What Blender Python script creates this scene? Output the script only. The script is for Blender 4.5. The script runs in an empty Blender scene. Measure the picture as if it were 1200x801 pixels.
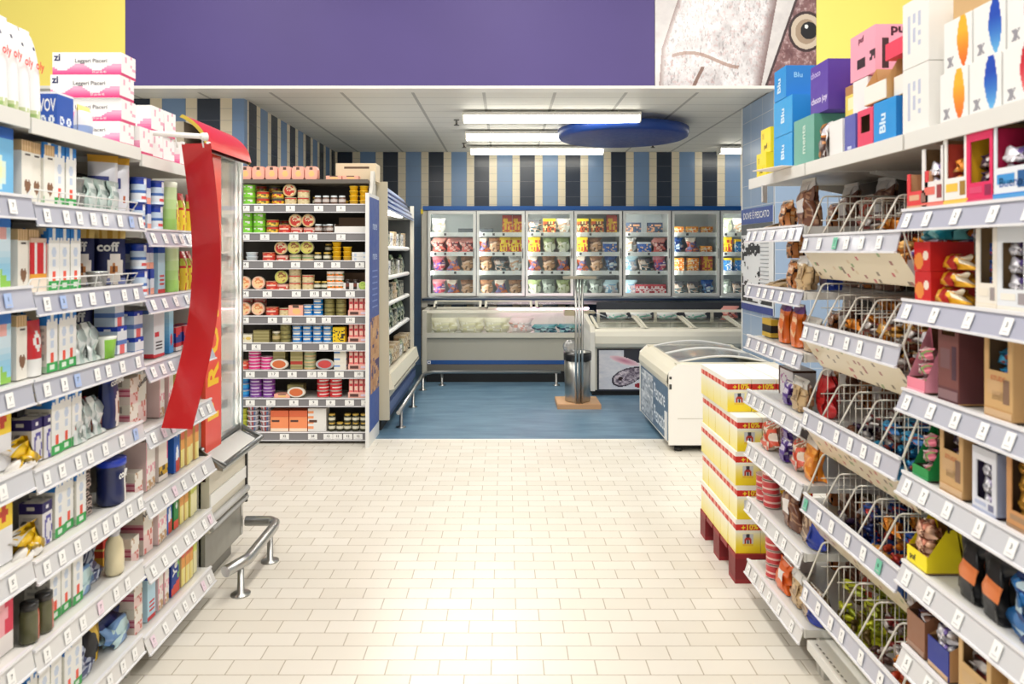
import bpy, math, random
from math import pi, sin, cos, radians as rad
from mathutils import Matrix, Vector
SC = bpy.context.scene
COL = SC.collection
R = random.Random(7)

# ------------------------------------------------------------------ colours and materials
def lin(c):
    o = []
    for v in c[:3]:
        v = max(0.0, min(255.0, v)) / 255.0
        o.append(v / 12.92 if v <= 0.04045 else ((v + 0.055) / 1.055) ** 2.4)
    return (o[0], o[1], o[2], 1.0)
W_ = (240, 240, 238); CREAM = (236, 228, 205); DARK = (38, 36, 36); BLK = (18, 18, 20)
RED = (206, 38, 40); YEL = (250, 214, 30); ORA = (244, 140, 40); GRN = (40, 150, 70); LIME = (140, 205, 50)
BLU = (28, 90, 185); NAVY = (22, 32, 92); SKY = (110, 180, 225); PINK = (240, 150, 165); MAG = (205, 50, 120)
PUR = (92, 45, 140); TAN = (196, 158, 108); BRN = (105, 66, 44); OLV = (150, 142, 82); GREY = (150, 150, 150); TEAL = (60, 140, 130)
SAL = (248, 178, 160)

def mix(a, b, t):
    t = max(0, min(1, t)); return tuple(a[i] + (b[i] - a[i]) * t for i in range(3))

def new_mat(name):
    m = bpy.data.materials.new(name); m.use_nodes = True
    n = m.node_tree.nodes; return m, n, m.node_tree.links, n['Principled BSDF']

def attr_mat(name, rough=.5, metal=0.0, coat=0.0, wear=.12):
    """printed / painted surface: flat print colours per face, a little roughness variation"""
    m, n, l, b = new_mat(name)
    a = n.new('ShaderNodeAttribute'); a.attribute_name = 'Col'
    l.new(a.outputs['Color'], b.inputs['Base Color'])
    t = n.new('ShaderNodeTexCoord'); z = n.new('ShaderNodeTexNoise'); z.inputs['Scale'].default_value = 24
    r = n.new('ShaderNodeMapRange'); r.inputs['To Min'].default_value = max(.03, rough - wear); r.inputs['To Max'].default_value = min(1, rough + wear)
    l.new(t.outputs['Object'], z.inputs['Vector']); l.new(z.outputs['Fac'], r.inputs['Value']); l.new(r.outputs['Result'], b.inputs['Roughness'])
    b.inputs['Metallic'].default_value = metal
    if coat: b.inputs['Coat Weight'].default_value = coat; b.inputs['Coat Roughness'].default_value = .1
    return m

M = {}
M['print'] = attr_mat('printed_card', .5)
M['gloss'] = attr_mat('glossy_film', .3, 0, .3, .03)
M['foil'] = attr_mat('foil_film', .32, .3, 0, .04)
M['paint'] = attr_mat('painted_steel', .42)
M['metal'] = attr_mat('brushed_steel', .3, 1.0, 0, .03)
M['matte'] = attr_mat('matte_plastic', .7)

def clear_mat(name, tint=(255, 255, 255), gloss=.12, rough=.03, body=0.0, bodycol=(230, 230, 230)):
    m, n, l, b = new_mat(name); n.remove(b)
    out = n['Material Output']; t = n.new('ShaderNodeBsdfTransparent'); t.inputs[0].default_value = lin(tint)
    g = n.new('ShaderNodeBsdfGlossy'); g.inputs['Roughness'].default_value = rough
    f = n.new('ShaderNodeFresnel'); f.inputs['IOR'].default_value = 1.45
    mul = n.new('ShaderNodeMath'); mul.operation = 'MULTIPLY_ADD'; mul.inputs[1].default_value = .8; mul.inputs[2].default_value = gloss * .3
    l.new(f.outputs[0], mul.inputs[0])
    mx = n.new('ShaderNodeMixShader'); l.new(mul.outputs[0], mx.inputs[0]); l.new(t.outputs[0], mx.inputs[1]); l.new(g.outputs[0], mx.inputs[2])
    last = mx
    if body:
        d = n.new('ShaderNodeBsdfDiffuse'); d.inputs[0].default_value = lin(bodycol)
        m2 = n.new('ShaderNodeMixShader'); m2.inputs[0].default_value = body
        l.new(mx.outputs[0], m2.inputs[1]); l.new(d.outputs[0], m2.inputs[2]); last = m2
    l.new(last.outputs[0], out.inputs[0])
    return m
M['glass'] = clear_mat('clear_glass', (249, 252, 251), .05)
M['film'] = clear_mat('clear_film', (250, 250, 250), .5, .12, .16)
M['strip'] = clear_mat('clear_plastic_strip', (240, 242, 250), .6, .15, .3, (205, 208, 225))

def glow_mat(name, col, power):
    m, n, l, b = new_mat(name)
    b.inputs['Base Color'].default_value = lin(col); b.inputs['Emission Color'].default_value = lin(col); b.inputs['Emission Strength'].default_value = power
    return m
M['tube'] = glow_mat('fluorescent_diffuser', (255, 250, 236), 10.0)
M['led'] = glow_mat('cabinet_glow', (255, 251, 244), 26.0)
M['ledp'] = glow_mat('pink_counter_tube_light', (255, 205, 235), 9.0)

# ------------------------------------------------------------------ mesh builder
class MB:
    def __init__(s): s.v = []; s.f = []; s.c = []; s.s = []
    def face(s, pts, col, smooth=False):
        b = len(s.v); s.v += [tuple(p) for p in pts]; s.f.append(tuple(range(b, b + len(pts)))); s.c.append(col); s.s.append(smooth)
    def box(s, x0, x1, y0, y1, z0, z1, col, cols=None):
        b = len(s.v)
        s.v += [(x0, y0, z0), (x1, y0, z0), (x1, y1, z0), (x0, y1, z0), (x0, y0, z1), (x1, y0, z1), (x1, y1, z1), (x0, y1, z1)]
        for k, q in (('F', (0, 1, 5, 4)), ('R', (1, 2, 6, 5)), ('K', (2, 3, 7, 6)), ('L', (3, 0, 4, 7)), ('T', (4, 5, 6, 7)), ('B', (3, 2, 1, 0))):
            s.f.append(tuple(b + i for i in q)); s.c.append((cols or {}).get(k, col)); s.s.append(False)
        return s
    def hexa(s, p, col):
        """eight corners: bottom four then top four"""
        b = len(s.v); s.v += [tuple(q) for q in p]
        for q in ((0, 1, 5, 4), (1, 2, 6, 5), (2, 3, 7, 6), (3, 0, 4, 7), (4, 5, 6, 7), (3, 2, 1, 0)):
            s.f.append(tuple(b + i for i in q)); s.c.append(col); s.s.append(False)
        return s
    def grid(s, P, nu, nv, col, smooth=True, flip=False):
        """P(u,v) -> point, col(u,v) -> colour at the cell centre"""
        b = len(s.v)
        for j in range(nv + 1):
            for i in range(nu + 1): s.v.append(tuple(P(i / nu, j / nv)))
        for j in range(nv):
            for i in range(nu):
                q = [b + j * (nu + 1) + i, b + j * (nu + 1) + i + 1, b + (j + 1) * (nu + 1) + i + 1, b + (j + 1) * (nu + 1) + i]
                s.f.append(tuple(q[::-1] if flip else q)); s.s.append(smooth)
                s.c.append(col((i + .5) / nu, (j + .5) / nv) if callable(col) else col)
        return s
    def lathe(s, prof, col, seg=16, axis='z', cx=0, cy=0, cz=0, smooth=True, cap=True):
        """prof [(r, h)], col(a in 0..1 from the front, band index, t) or a colour; a=0.5 faces the front (-y)"""
        b = len(s.v); n = len(prof)
        for (r, h) in prof:
            for k in range(seg):
                a = 2 * pi * (k / seg) + pi / 2
                x, y = r * cos(a), r * sin(a)
                p = (x, y, h) if axis == 'z' else ((h, x, y) if axis == 'x' else (x, h, y))
                s.v.append((p[0] + cx, p[1] + cy, p[2] + cz))
        for j in range(n - 1):
            for k in range(seg):
                k2 = (k + 1) % seg
                q = (b + j * seg + k, b + j * seg + k2, b + (j + 1) * seg + k2, b + (j + 1) * seg + k)
                s.f.append(q if axis != 'y' else q[::-1]); s.s.append(smooth)
                s.c.append(col((k + .5) / seg, j) if callable(col) else col)
        if cap:
            for j, rev in ((0, True), (n - 1, False)):
                if prof[j][0] > 1e-5:
                    q = tuple(b + j * seg + k for k in range(seg))
                    s.f.append(q[::-1] if rev != (axis == 'y') else q); s.s.append(False); s.c.append(col(.5, j if not rev else 0) if callable(col) else col)
        return s
    def tube(s, pts, r, col, seg=6, closed=False, cap=True):
        pts = [Vector(p) for p in pts]; n = len(pts); b = len(s.v)
        up = Vector((0, 0, 1)); last = None
        for i, p in enumerate(pts):
            d = (pts[(i + 1) % n] - pts[i - 1]) if closed or 0 < i < n - 1 else (pts[1] - pts[0] if i == 0 else pts[-1] - pts[-2])
            d.normalize()
            if last is None:
                a = d.cross(up) if abs(d.z) < .95 else d.cross(Vector((1, 0, 0)))
            else: a = last - d * last.dot(d)
            a.normalize(); last = a; c = d.cross(a)
            for k in range(seg):
                t = 2 * pi * k / seg; s.v.append(tuple(p + (a * cos(t) + c * sin(t)) * r))
        for i in range(n if closed else n - 1):
            j = (i + 1) % n
            for k in range(seg):
                k2 = (k + 1) % seg
                s.f.append((b + i * seg + k, b + i * seg + k2, b + j * seg + k2, b + j * seg + k)[::-1]); s.c.append(col); s.s.append(True)
        if cap and not closed:
            s.f.append(tuple(b + k for k in range(seg))); s.c.append(col); s.s.append(False)
            s.f.append(tuple(b + (n - 1) * seg + k for k in range(seg))[::-1]); s.c.append(col); s.s.append(False)
        return s
    def text(s, txt, size, col, at=(0, 0, 0), right=(1, 0, 0), up=(0, 0, 1), bold=0.0, align='CENTER', sx=1.0):
        vs, fs = text_shape(txt, bold, align); b = len(s.v)
        a, r, u = Vector(at), Vector(right), Vector(up)
        for x, y in vs: s.v.append(tuple(a + r * (x * size * sx) + u * (y * size)))
        for f in fs: s.f.append(tuple(b + i for i in f)); s.c.append(col); s.s.append(False)
        return s
    def xf(s, m, start=0):
        s.v[start:] = [tuple(m @ Vector(p)) for p in s.v[start:]]; return s
    def mesh(s, name, mat='print'):
        me = bpy.data.meshes.new(name); me.from_pydata(s.v, [], s.f); me.update()
        at = me.color_attributes.new('Col', 'FLOAT_COLOR', 'CORNER'); buf = []
        cache = {}
        for f, c in zip(s.f, s.c):
            k = tuple(c)
            if k not in cache: cache[k] = lin(k)
            buf.extend(cache[k] * len(f))
        at.data.foreach_set('color', buf)
        me.polygons.foreach_set('use_smooth', s.s)
        me.materials.append(M[mat] if isinstance(mat, str) else mat)
        return me

_TX = {}
def text_shape(txt, bold=0.0, align='CENTER'):
    k = (txt, bold, align)
    if k not in _TX:
        cu = bpy.data.curves.new('lettering', 'FONT'); cu.body = txt; cu.size = 1; cu.align_x = align; cu.align_y = 'CENTER'; cu.offset = bold; cu.resolution_u = 2
        ob = bpy.data.objects.new('lettering', cu); COL.objects.link(ob)
        dg = bpy.context.evaluated_depsgraph_get(); dg.update()
        me = bpy.data.meshes.new_from_object(ob.evaluated_get(dg))
        _TX[k] = ([(v.co.x, v.co.y) for v in me.vertices], [tuple(p.vertices) for p in me.polygons])
        bpy.data.objects.remove(ob); bpy.data.curves.remove(cu); bpy.data.meshes.remove(me)
    return _TX[k]

def link(name, data, parent=None, loc=None, rot=None):
    o = bpy.data.objects.new(name, data); COL.objects.link(o)
    if parent: o.parent = parent
    if loc is not None: o.location = loc
    if rot is not None: o.rotation_euler = rot
    return o
def thing(name, label, cat, loc=(0, 0, 0), rz=0.0, group=None, data=None):
    o = link(name, data, None, loc, (0, 0, rz)); o['label'] = label; o['category'] = cat
    if group: o['group'] = group
    return o
def part(name, mb, parent, mat='print', label=None):
    o = link(name, mb.mesh(name, mat) if isinstance(mb, MB) else mb, parent)
    if label: o['label'] = label
    return o
def struct(name, mb, mat):
    o = link(name, mb.mesh(name, mat)); o['kind'] = 'structure'; return o

# ------------------------------------------------------------------ camera: optical axis at pixel (592, 294), focal length 850 px of 1200
F_, CX_, CY_, H_ = 850.0, 592.0, 294.0, 1.59
cam = bpy.data.cameras.new('camera'); co = bpy.data.objects.new('camera', cam); COL.objects.link(co); SC.camera = co
cam.sensor_width = 36; cam.lens = F_ / 1200 * 36; cam.shift_x = (600 - CX_) / 1200; cam.shift_y = -(400.5 - CY_) / 1200
co.location = (0, 0, H_); co.rotation_euler = (pi / 2, 0, 0); cam.clip_start = .05; cam.clip_end = 60
cam.dof.use_dof = True; cam.dof.focus_distance = 6.5; cam.dof.aperture_fstop = 4.0
def PX(px, Y): return (px - CX_) / F_ * Y
def PZ(py, Y): return H_ - (py - CY_) / F_ * Y

class Frame:
    """a shelving front: local x along the front (viewer's left to right), y into the shelf, z up"""
    def __init__(s, loc, rz): s.loc = Vector(loc); s.rz = rz; s.m = Matrix.Translation(s.loc) @ Matrix.Rotation(rz, 4, 'Z')
    def w(s, x, y, z): return s.m @ Vector((x, y, z))
# ------------------------------------------------------------------ the setting
def ramp(n, stops):
    r = n.new('ShaderNodeValToRGB'); r.color_ramp.interpolation = 'CONSTANT'; e = r.color_ramp.elements
    e[0].position = stops[0][0]; e[0].color = lin(stops[0][1]); e[1].position = stops[1][0]; e[1].color = lin(stops[1][1])
    for p, c in stops[2:]:
        k = e.new(p); k.color = lin(c)
    return r
def math_(n, l, op, a, b=None, c=None):
    m = n.new('ShaderNodeMath'); m.operation = op
    for i, x in enumerate((a, b, c)):
        if x is None: continue
        if hasattr(x, 'is_linked'): l.new(x, m.inputs[i])
        else: m.inputs[i].default_value = x
    return m.outputs[0]
def stripe_mat(name, axis, off, period=.635):
    m, n, l, b = new_mat(name)
    g = n.new('ShaderNodeNewGeometry'); sp = n.new('ShaderNodeSeparateXYZ'); l.new(g.outputs['Position'], sp.inputs[0])
    u = math_(n, l, 'FRACT', math_(n, l, 'DIVIDE', math_(n, l, 'SUBTRACT', sp.outputs[axis], off - 10 * period), period))
    col = ramp(n, [(0, (118, 146, 182)), (.337, (224, 213, 188)), (.503, (46, 54, 68)), (.829, (224, 213, 188))]); l.new(u, col.inputs[0])
    isc = ramp(n, [(0, (0, 0, 0)), (.337, (255, 255, 255)), (.503, (0, 0, 0)), (.829, (255, 255, 255))]); l.new(u, isc.inputs[0])
    z1 = math_(n, l, 'FRACT', math_(n, l, 'DIVIDE', sp.outputs[2], .213)); z2 = math_(n, l, 'FRACT', math_(n, l, 'DIVIDE', sp.outputs[2], .1065))
    g1 = math_(n, l, 'LESS_THAN', z1, .02); g2 = math_(n, l, 'MULTIPLY', math_(n, l, 'LESS_THAN', z2, .04), isc.outputs[0])
    gr = math_(n, l, 'MAXIMUM', g1, g2)
    e = None
    for p in (.0, .337, .503, .829):
        k = math_(n, l, 'LESS_THAN', math_(n, l, 'ABSOLUTE', math_(n, l, 'SUBTRACT', u, p)), .006); e = k if e is None else math_(n, l, 'MAXIMUM', e, k)
    gr = math_(n, l, 'MAXIMUM', gr, e)
    gc = n.new('ShaderNodeMix'); gc.data_type = 'RGBA'; l.new(math_(n, l, 'MULTIPLY', gr, .55), gc.inputs[0]); l.new(col.outputs[0], gc.inputs[6]); gc.inputs[7].default_value = lin((120, 124, 130))
    l.new(gc.outputs[2], b.inputs['Base Color']); b.inputs['Roughness'].default_value = .25
    return m
def tile_mat(name, c1, c2, mortar, w, h, ms, offx, offy, axes='xy', rough=.35, offset=.5, noise=.06):
    m, n, l, b = new_mat(name)
    g = n.new('ShaderNodeNewGeometry'); sp = n.new('ShaderNodeSeparateXYZ'); cb = n.new('ShaderNodeCombineXYZ'); l.new(g.outputs['Position'], sp.inputs[0])
    ix = {'x': 0, 'y': 1, 'z': 2}
    l.new(math_(n, l, 'SUBTRACT', sp.outputs[ix[axes[0]]], offx - 200 * w), cb.inputs[0]); l.new(math_(n, l, 'SUBTRACT', sp.outputs[ix[axes[1]]], offy - 200 * h), cb.inputs[1])
    br = n.new('ShaderNodeTexBrick'); l.new(cb.outputs[0], br.inputs['Vector'])
    br.offset = offset; br.inputs['Scale'].default_value = 1; br.inputs['Brick Width'].default_value = w; br.inputs['Row Height'].default_value = h
    br.inputs['Mortar Size'].default_value = ms; br.inputs['Mortar Smooth'].default_value = .3; br.inputs['Bias'].default_value = 0
    br.inputs['Color1'].default_value = lin(c1); br.inputs['Color2'].default_value = lin(c2); br.inputs['Mortar'].default_value = lin(mortar)
    nz = n.new('ShaderNodeTexNoise'); nz.inputs['Scale'].default_value = 2.2; nz.inputs['Detail'].default_value = 6; l.new(g.outputs['Position'], nz.inputs['Vector'])
    mr = n.new('ShaderNodeMapRange'); mr.inputs['To Min'].default_value = 1 - noise; mr.inputs['To Max'].default_value = 1 + noise; l.new(nz.outputs['Fac'], mr.inputs['Value'])
    mu = n.new('ShaderNodeMix'); mu.data_type = 'RGBA'; mu.blend_type = 'MULTIPLY'; mu.inputs[0].default_value = 1
    l.new(br.outputs['Color'], mu.inputs[6]); l.new(mr.outputs[0], mu.inputs[7]); l.new(mu.outputs[2], b.inputs['Base Color'])
    b.inputs['Roughness'].default_value = rough
    bp = n.new('ShaderNodeBump'); bp.inputs['Strength'].default_value = .25; bp.inputs['Distance'].default_value = .002; bp.invert = True
    l.new(br.outputs['Fac'], bp.inputs['Height']); l.new(bp.outputs[0], b.inputs['Normal'])
    return m
def plain_mat(name, c, rough=.6, var=.04, scale=1.5):
    m, n, l, b = new_mat(name)
    g = n.new('ShaderNodeNewGeometry'); nz = n.new('ShaderNodeTexNoise'); nz.inputs['Scale'].default_value = scale; nz.inputs['Detail'].default_value = 8; l.new(g.outputs['Position'], nz.inputs['Vector'])
    mx = n.new('ShaderNodeMix'); mx.data_type = 'RGBA'; l.new(nz.outputs['Fac'], mx.inputs[0])
    mx.inputs[6].default_value = lin(tuple(v * (1 - var) for v in c)); mx.inputs[7].default_value = lin(tuple(v * (1 + var) for v in c))
    l.new(mx.outputs[2], b.inputs['Base Color']); b.inputs['Roughness'].default_value = rough
    return m

YB, YW, ZC, XL, XR = 6.13, 10.1, 2.968, -2.36, 2.28
S_TILE = tile_mat('cream_floor_tiles', (235, 230, 219), (228, 222, 209), (170, 158, 136), .2, .1, .0022, -.0532 + .1, 2.7226, 'xy', .32)
def blue_floor():
    m, n, l, b = new_mat('blue_vinyl_floor')
    g = n.new('ShaderNodeNewGeometry'); mp = n.new('ShaderNodeMapping'); mp.inputs['Scale'].default_value = (1.2, 5, 1); l.new(g.outputs['Position'], mp.inputs[0])
    nz = n.new('ShaderNodeTexNoise'); nz.inputs['Scale'].default_value = 1.6; nz.inputs['Detail'].default_value = 9; nz.inputs['Roughness'].default_value = .6; l.new(mp.outputs[0], nz.inputs['Vector'])
    r = n.new('ShaderNodeValToRGB'); r.color_ramp.elements[0].position = .3; r.color_ramp.elements[0].color = lin((80, 112, 138)); r.color_ramp.elements[1].position = .7; r.color_ramp.elements[1].color = lin((116, 148, 170))
    l.new(nz.outputs['Fac'], r.inputs[0]); l.new(r.outputs[0], b.inputs['Base Color']); b.inputs['Roughness'].default_value = .35
    return m
def ceil_mat():
    m, n, l, b = new_mat('ceiling_panels')
    g = n.new('ShaderNodeNewGeometry'); sp = n.new('ShaderNodeSeparateXYZ'); l.new(g.outputs['Position'], sp.inputs[0])
    u = math_(n, l, 'FRACT', math_(n, l, 'DIVIDE', math_(n, l, 'ADD', sp.outputs[0], 2.06 + 6.2), .62)); v = math_(n, l, 'FRACT', math_(n, l, 'DIVIDE', math_(n, l, 'SUBTRACT', sp.outputs[1], 6.83 - 3.2), .32))
    gr = math_(n, l, 'MAXIMUM', math_(n, l, 'MULTIPLY', math_(n, l, 'LESS_THAN', u, .045), .8), math_(n, l, 'MULTIPLY', math_(n, l, 'LESS_THAN', v, .045), .55))
    mx = n.new('ShaderNodeMix'); mx.data_type = 'RGBA'; l.new(gr, mx.inputs[0]); mx.inputs[6].default_value = lin((232, 230, 222)); mx.inputs[7].default_value = lin((160, 158, 152))
    l.new(mx.outputs[2], b.inputs['Base Color']); b.inputs['Roughness'].default_value = .6
    return m
S_BLUE = blue_floor(); S_CEIL = ceil_mat()
S_SBACK = stripe_mat('striped_wall_tiles', 0, -.75); S_SSIDE = stripe_mat('striped_side_wall_tiles', 1, 6.56 - .2)
S_SLEFT = stripe_mat('striped_front_wall_tiles', 0, -2.36 - .11)
S_CT = tile_mat('pale_blue_wall_tiles', (152, 174, 202), (145, 168, 197), (196, 204, 214), .3, .2, .003, 6.13, 0, 'yz', .25, 0)
S_CT2 = tile_mat('pale_blue_front_tiles', (152, 174, 202), (145, 168, 197), (196, 204, 214), .3, .2, .003, 2.28, 0, 'xz', .25, 0)
S_PUR = plain_mat('purple_paint', (84, 70, 134), .55, .05); S_YEL = plain_mat('yellow_paint', (255, 234, 118), .5, .02)
S_WHT = plain_mat('white_trim_paint', (238, 236, 230), .4, .02)
S_BASE = plain_mat('grey_base', (70, 72, 74), .6)

def bx(*a): return MB().box(*a, W_)
struct('floor', bx(-6, 6, -1.5, YB - .01, -.08, 0), S_TILE)
struct('floor_blue', bx(-6, 6, YB - .01, YW, -.08, 0.0), S_BLUE)
struct('floor_trim_1', bx(-1.12, 2.6, YB - .022, YB + .004, 0, .003), S_WHT)
struct('ceiling', bx(-6, 6, YB + .12, YW + .1, ZC, ZC + .06), S_CEIL)
struct('wall_back', bx(-6, 6, YW, YW + .1, 0, ZC), S_SBACK)
struct('wall_left', bx(XL - .08, XL, 6.64, YW, 0, ZC), S_SSIDE)
struct('wall_left_front', bx(-6, XL, 6.56, 6.64, 0, ZC), S_SLEFT)
struct('wall_purple', bx(-3.21, 1.262, YB, YB + .12, ZC, 5.2), S_PUR)
struct('wall_yellow_left', bx(-6, -3.212, YB, YB + .12, ZC, 5.2), S_YEL)
struct('wall_yellow_right', bx(2.63, 6, YB, YB + .12, ZC, 5.2), S_YEL)
struct('wall_poster_back', bx(1.264, 2.628, YB + .02, YB + .12, ZC, 5.2), S_WHT)
struct('trim_1', bx(-6, 6, YB - .03, YB + .125, ZC - .012, ZC + .012), S_WHT)
pc = MB().box(XR, XR + .12, YB + .04, 6.97, 0, ZC - .012, W_)
struct('wall_right', pc, S_CT)
struct('wall_right_front', bx(XR, 6, YB, YB + .035, 0, ZC - .012), S_CT2)
struct('trim_2', bx(XR - .008, XR + .004, 6.962, 6.98, 0, ZC - .012), S_WHT)

# printed fish poster in the band above the ceiling
def hash_noise(x, y, s=1.0):
    def h(i, j): v = sin(i * 127.1 + j * 311.7 + 13.7) * 43758.5453; return v - math.floor(v)
    x *= s; y *= s; i, j = math.floor(x), math.floor(y); fx, fy = x - i, y - j; fx = fx * fx * (3 - 2 * fx); fy = fy * fy * (3 - 2 * fy)
    return (h(i, j) * (1 - fx) + h(i + 1, j) * fx) * (1 - fy) + (h(i, j + 1) * (1 - fx) + h(i + 1, j + 1) * fx) * fy
def fbm(x, y, s): return .5 * hash_noise(x, y, s) + .3 * hash_noise(x, y, s * 2.3) + .2 * hash_noise(x, y, s * 5.1)
def fish_col(u, v):
    # px over the visible 192 x 101 pixel patch; v may run above it
    x = u * 501; y = 262 - v * 262 * 1.75
    nz = fbm(x * .012, y * .012, 3.0); n2 = fbm(x * .03 + 9, y * .03, 4.0)
    c = mix((205, 200, 200), (232, 228, 226), nz)
    le = 12 + 20 * (1 - y / 262) + (140 - 75 - 20) * max(0, (150 - y) / 150) * .9; re = 330 + 50 * (1 - y / 262)
    if x > le and x < re:
        t = (x - le) / (re - le); c = mix((186, 180, 182), (240, 238, 240), min(1, nz * 1.3)); c = mix(c, (120, 112, 116), max(0, fbm(x * .05, y * .02 + 3, 4) - .58) * 2.2)
        if n2 > .56: c = mix(c, (196, 150, 148), (n2 - .56) * 1.8)
        if t < .05: c = mix((150, 128, 124), c, t / .05)
        if t > .9: c = mix(c, (112, 84, 82), (t - .9) / .1 * .8)
        w = y - (185 - 22 * sin(t * 6))
        if abs(w) < 5 and .1 < t < .75: c = mix(c, (150, 110, 92), .6)
        if abs(x - 120 - (262 - y) * .5) < 6 and y > 205: c = mix(c, (110, 74, 60), .8)
    l2 = 362 + 75 * (1 - y / 205)
    if x > l2:
        c = mix((92, 58, 62), (168, 128, 126), nz); c = mix(c, (225, 205, 205), max(0, n2 - .5) * 2)
        if x - l2 < 8: c = (70, 52, 54)
        d = math.hypot(x - 470, (y - 100) * .92)
        if d < 56: c = (62, 44, 46)
        if d < 48: c = (208, 192, 172) if d > 34 else (168, 146, 124)
        if math.hypot(x - 478, y - 97) < 26: c = (22, 20, 24)
        if math.hypot(x - 470, y - 85) < 6: c = (235, 235, 235)
    return c
fp = MB(); fp.box(1.266, 2.626, YB - .006, YB + .016, ZC + .014, 5.19, (215, 210, 208))
fp.grid(lambda u, v: (1.266 + 1.36 * u, YB - .0075, ZC + .014 + v * .95), 250, 175, lambda u, v: fish_col(u, v * .95 / 1.3), False)
thing('fish_poster', 'large poster of silvery fish heads with one round eye beside purple wall', 'poster', data=fp.mesh('fish_poster', 'gloss'))

# ceiling lights: body, diffuser, two clips
def ceiling_light(x, y, label, L=1.72):
    t = thing('fluorescent_light', label, 'light', (x, y, ZC), 0, 'fluorescent ceiling lights')
    b = MB(); b.box(-L / 2, L / 2, -.08, .08, -.05, -.02, (225, 224, 218)); b.box(-L / 2 - .012, -L / 2, -.085, .085, -.115, -.018, (238, 236, 226)); b.box(L / 2, L / 2 + .012, -.085, .085, -.115, -.018, (238, 236, 226)); part('light_body', b, t, 'paint')
    d = MB(); n = 8
    pr = [(-.08 + .16 * k / n, -.05 - .062 * math.sqrt(max(0, 1 - (2 * k / n - 1) ** 4))) for k in range(n + 1)]
    for k in range(n): d.face([(-L / 2, pr[k][0], pr[k][1]), (-L / 2, pr[k + 1][0], pr[k + 1][1]), (L / 2, pr[k + 1][0], pr[k + 1][1]), (L / 2, pr[k][0], pr[k][1])], W_, True)
    part('diffuser', d, t, 'tube')
    for s in (-.62, 0, .62): part('ceiling_clip', MB().box(s - .03, s + .03, -.03, .03, -.022, 0, (150, 148, 140)), t, 'paint')
ceiling_light(PX(646, 7.15), 7.15, 'long lit fluorescent light nearest the purple wall')
ceiling_light(PX(635, 8.3), 8.3, 'long lit fluorescent light beside the blue ceiling disc')
ceiling_light(PX(629, 9.5), 9.5, 'long lit fluorescent light nearest the striped back wall')
ceiling_light(PX(843, 9.45) + .86, 9.45, 'lit fluorescent light partly hidden by pale blue tiled wall')
d = MB(); d.lathe([(.02, -.1), (.66, -.1), (.69, -.085), (.7, -.04), (.7, 0), (.02, 0)], (22, 62, 140), 48)
thing('ceiling_disc', 'round blue disc panel hanging under the white ceiling', 'ceiling panel', (1.27, 7.85, 2.9), data=d.mesh('ceiling_disc', 'paint'))
dd = bpy.data.objects['ceiling_disc']; hp = MB()
for a in range(3): hp.tube([(.5 * cos(a * 2.1), .5 * sin(a * 2.1), 0), (.5 * cos(a * 2.1), .5 * sin(a * 2.1), ZC - 2.9)], .006, GREY)
part('hanger', hp, dd, 'metal')
for k, (px, py, w) in enumerate(((535, 148, 'left of the middle ceiling light'), (544, 174, 'left of the rear ceiling light'), (765, 174, 'behind the blue ceiling disc'))):
    Y = (ZC - .07 - H_) * F_ / (CY_ - py)
    s = MB(); s.lathe([(.03, 0), (.03, -.008), (.012, -.012), (.012, -.05), (.028, -.055), (.028, -.062)], (120, 118, 112), 12)
    thing('sprinkler', 'small sprinkler head ' + w, 'sprinkler', (PX(px, Y), Y, ZC), 0, 'ceiling sprinklers', s.mesh('sprinkler', 'metal'))

# poster and sign on the pale blue tiled side wall (faces -X)
pb = MB(); x = XR - .008
def wallrect(mb, y0, y1, z0, z1, c, dx=0.0): mb.box(x - dx - .004, x - dx, y0, y1, z0, z1, c)
z = lambda py, Y: PZ(py, Y)
wallrect(pb, 6.14, 6.95, 1.04, 1.98, (232, 234, 236))
t = thing('fishing_zone_poster', 'poster with black and white sea map on pale blue tiles', 'poster', data=pb.mesh('fishing_zone_poster', 'print'))
h = MB(); wallrect(h, 6.14, 6.95, 1.84, 1.98, (70, 92, 160), .005); h.text('DOVE \u00c8 PESCATO', .085, W_, (x - .0105, 6.55, 1.912), (0, -1, 0), (0, 0, 1), .012); part('header_strip', h, t)
g = MB(); wallrect(g, 6.14, 6.95, 1.74, 1.838, (92, 96, 100), .005); part('grey_strip', g, t)
f = MB(); wallrect(f, 6.14, 6.95, 1.04, 1.1, (48, 66, 140), .005); part('footer_strip', f, t)
mp = MB()
for j in range(44):
    for i in range(40):
        u, v = i / 40, j / 44; nn = fbm(u * 3 + 2, v * 4 + 5, 1.6)
        if (nn > .56 and u > .35) or (v < .1 and nn > .35):
            y0 = 6.16 + u * .78; z0 = 1.12 + v * .6; mp.face([(x - .0062, y0 + .021, z0), (x - .0062, y0, z0), (x - .0062, y0, z0 + .014), (x - .0062, y0 + .021, z0 + .014)], (50, 52, 56))
part('map_print', mp, t)
cr = MB()
for j in range(14): wallrect(cr, 6.24, 6.44, 1.2 + j * .035, 1.207 + j * .035, (170, 174, 180), .005)
part('text_lines', cr, t)

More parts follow.
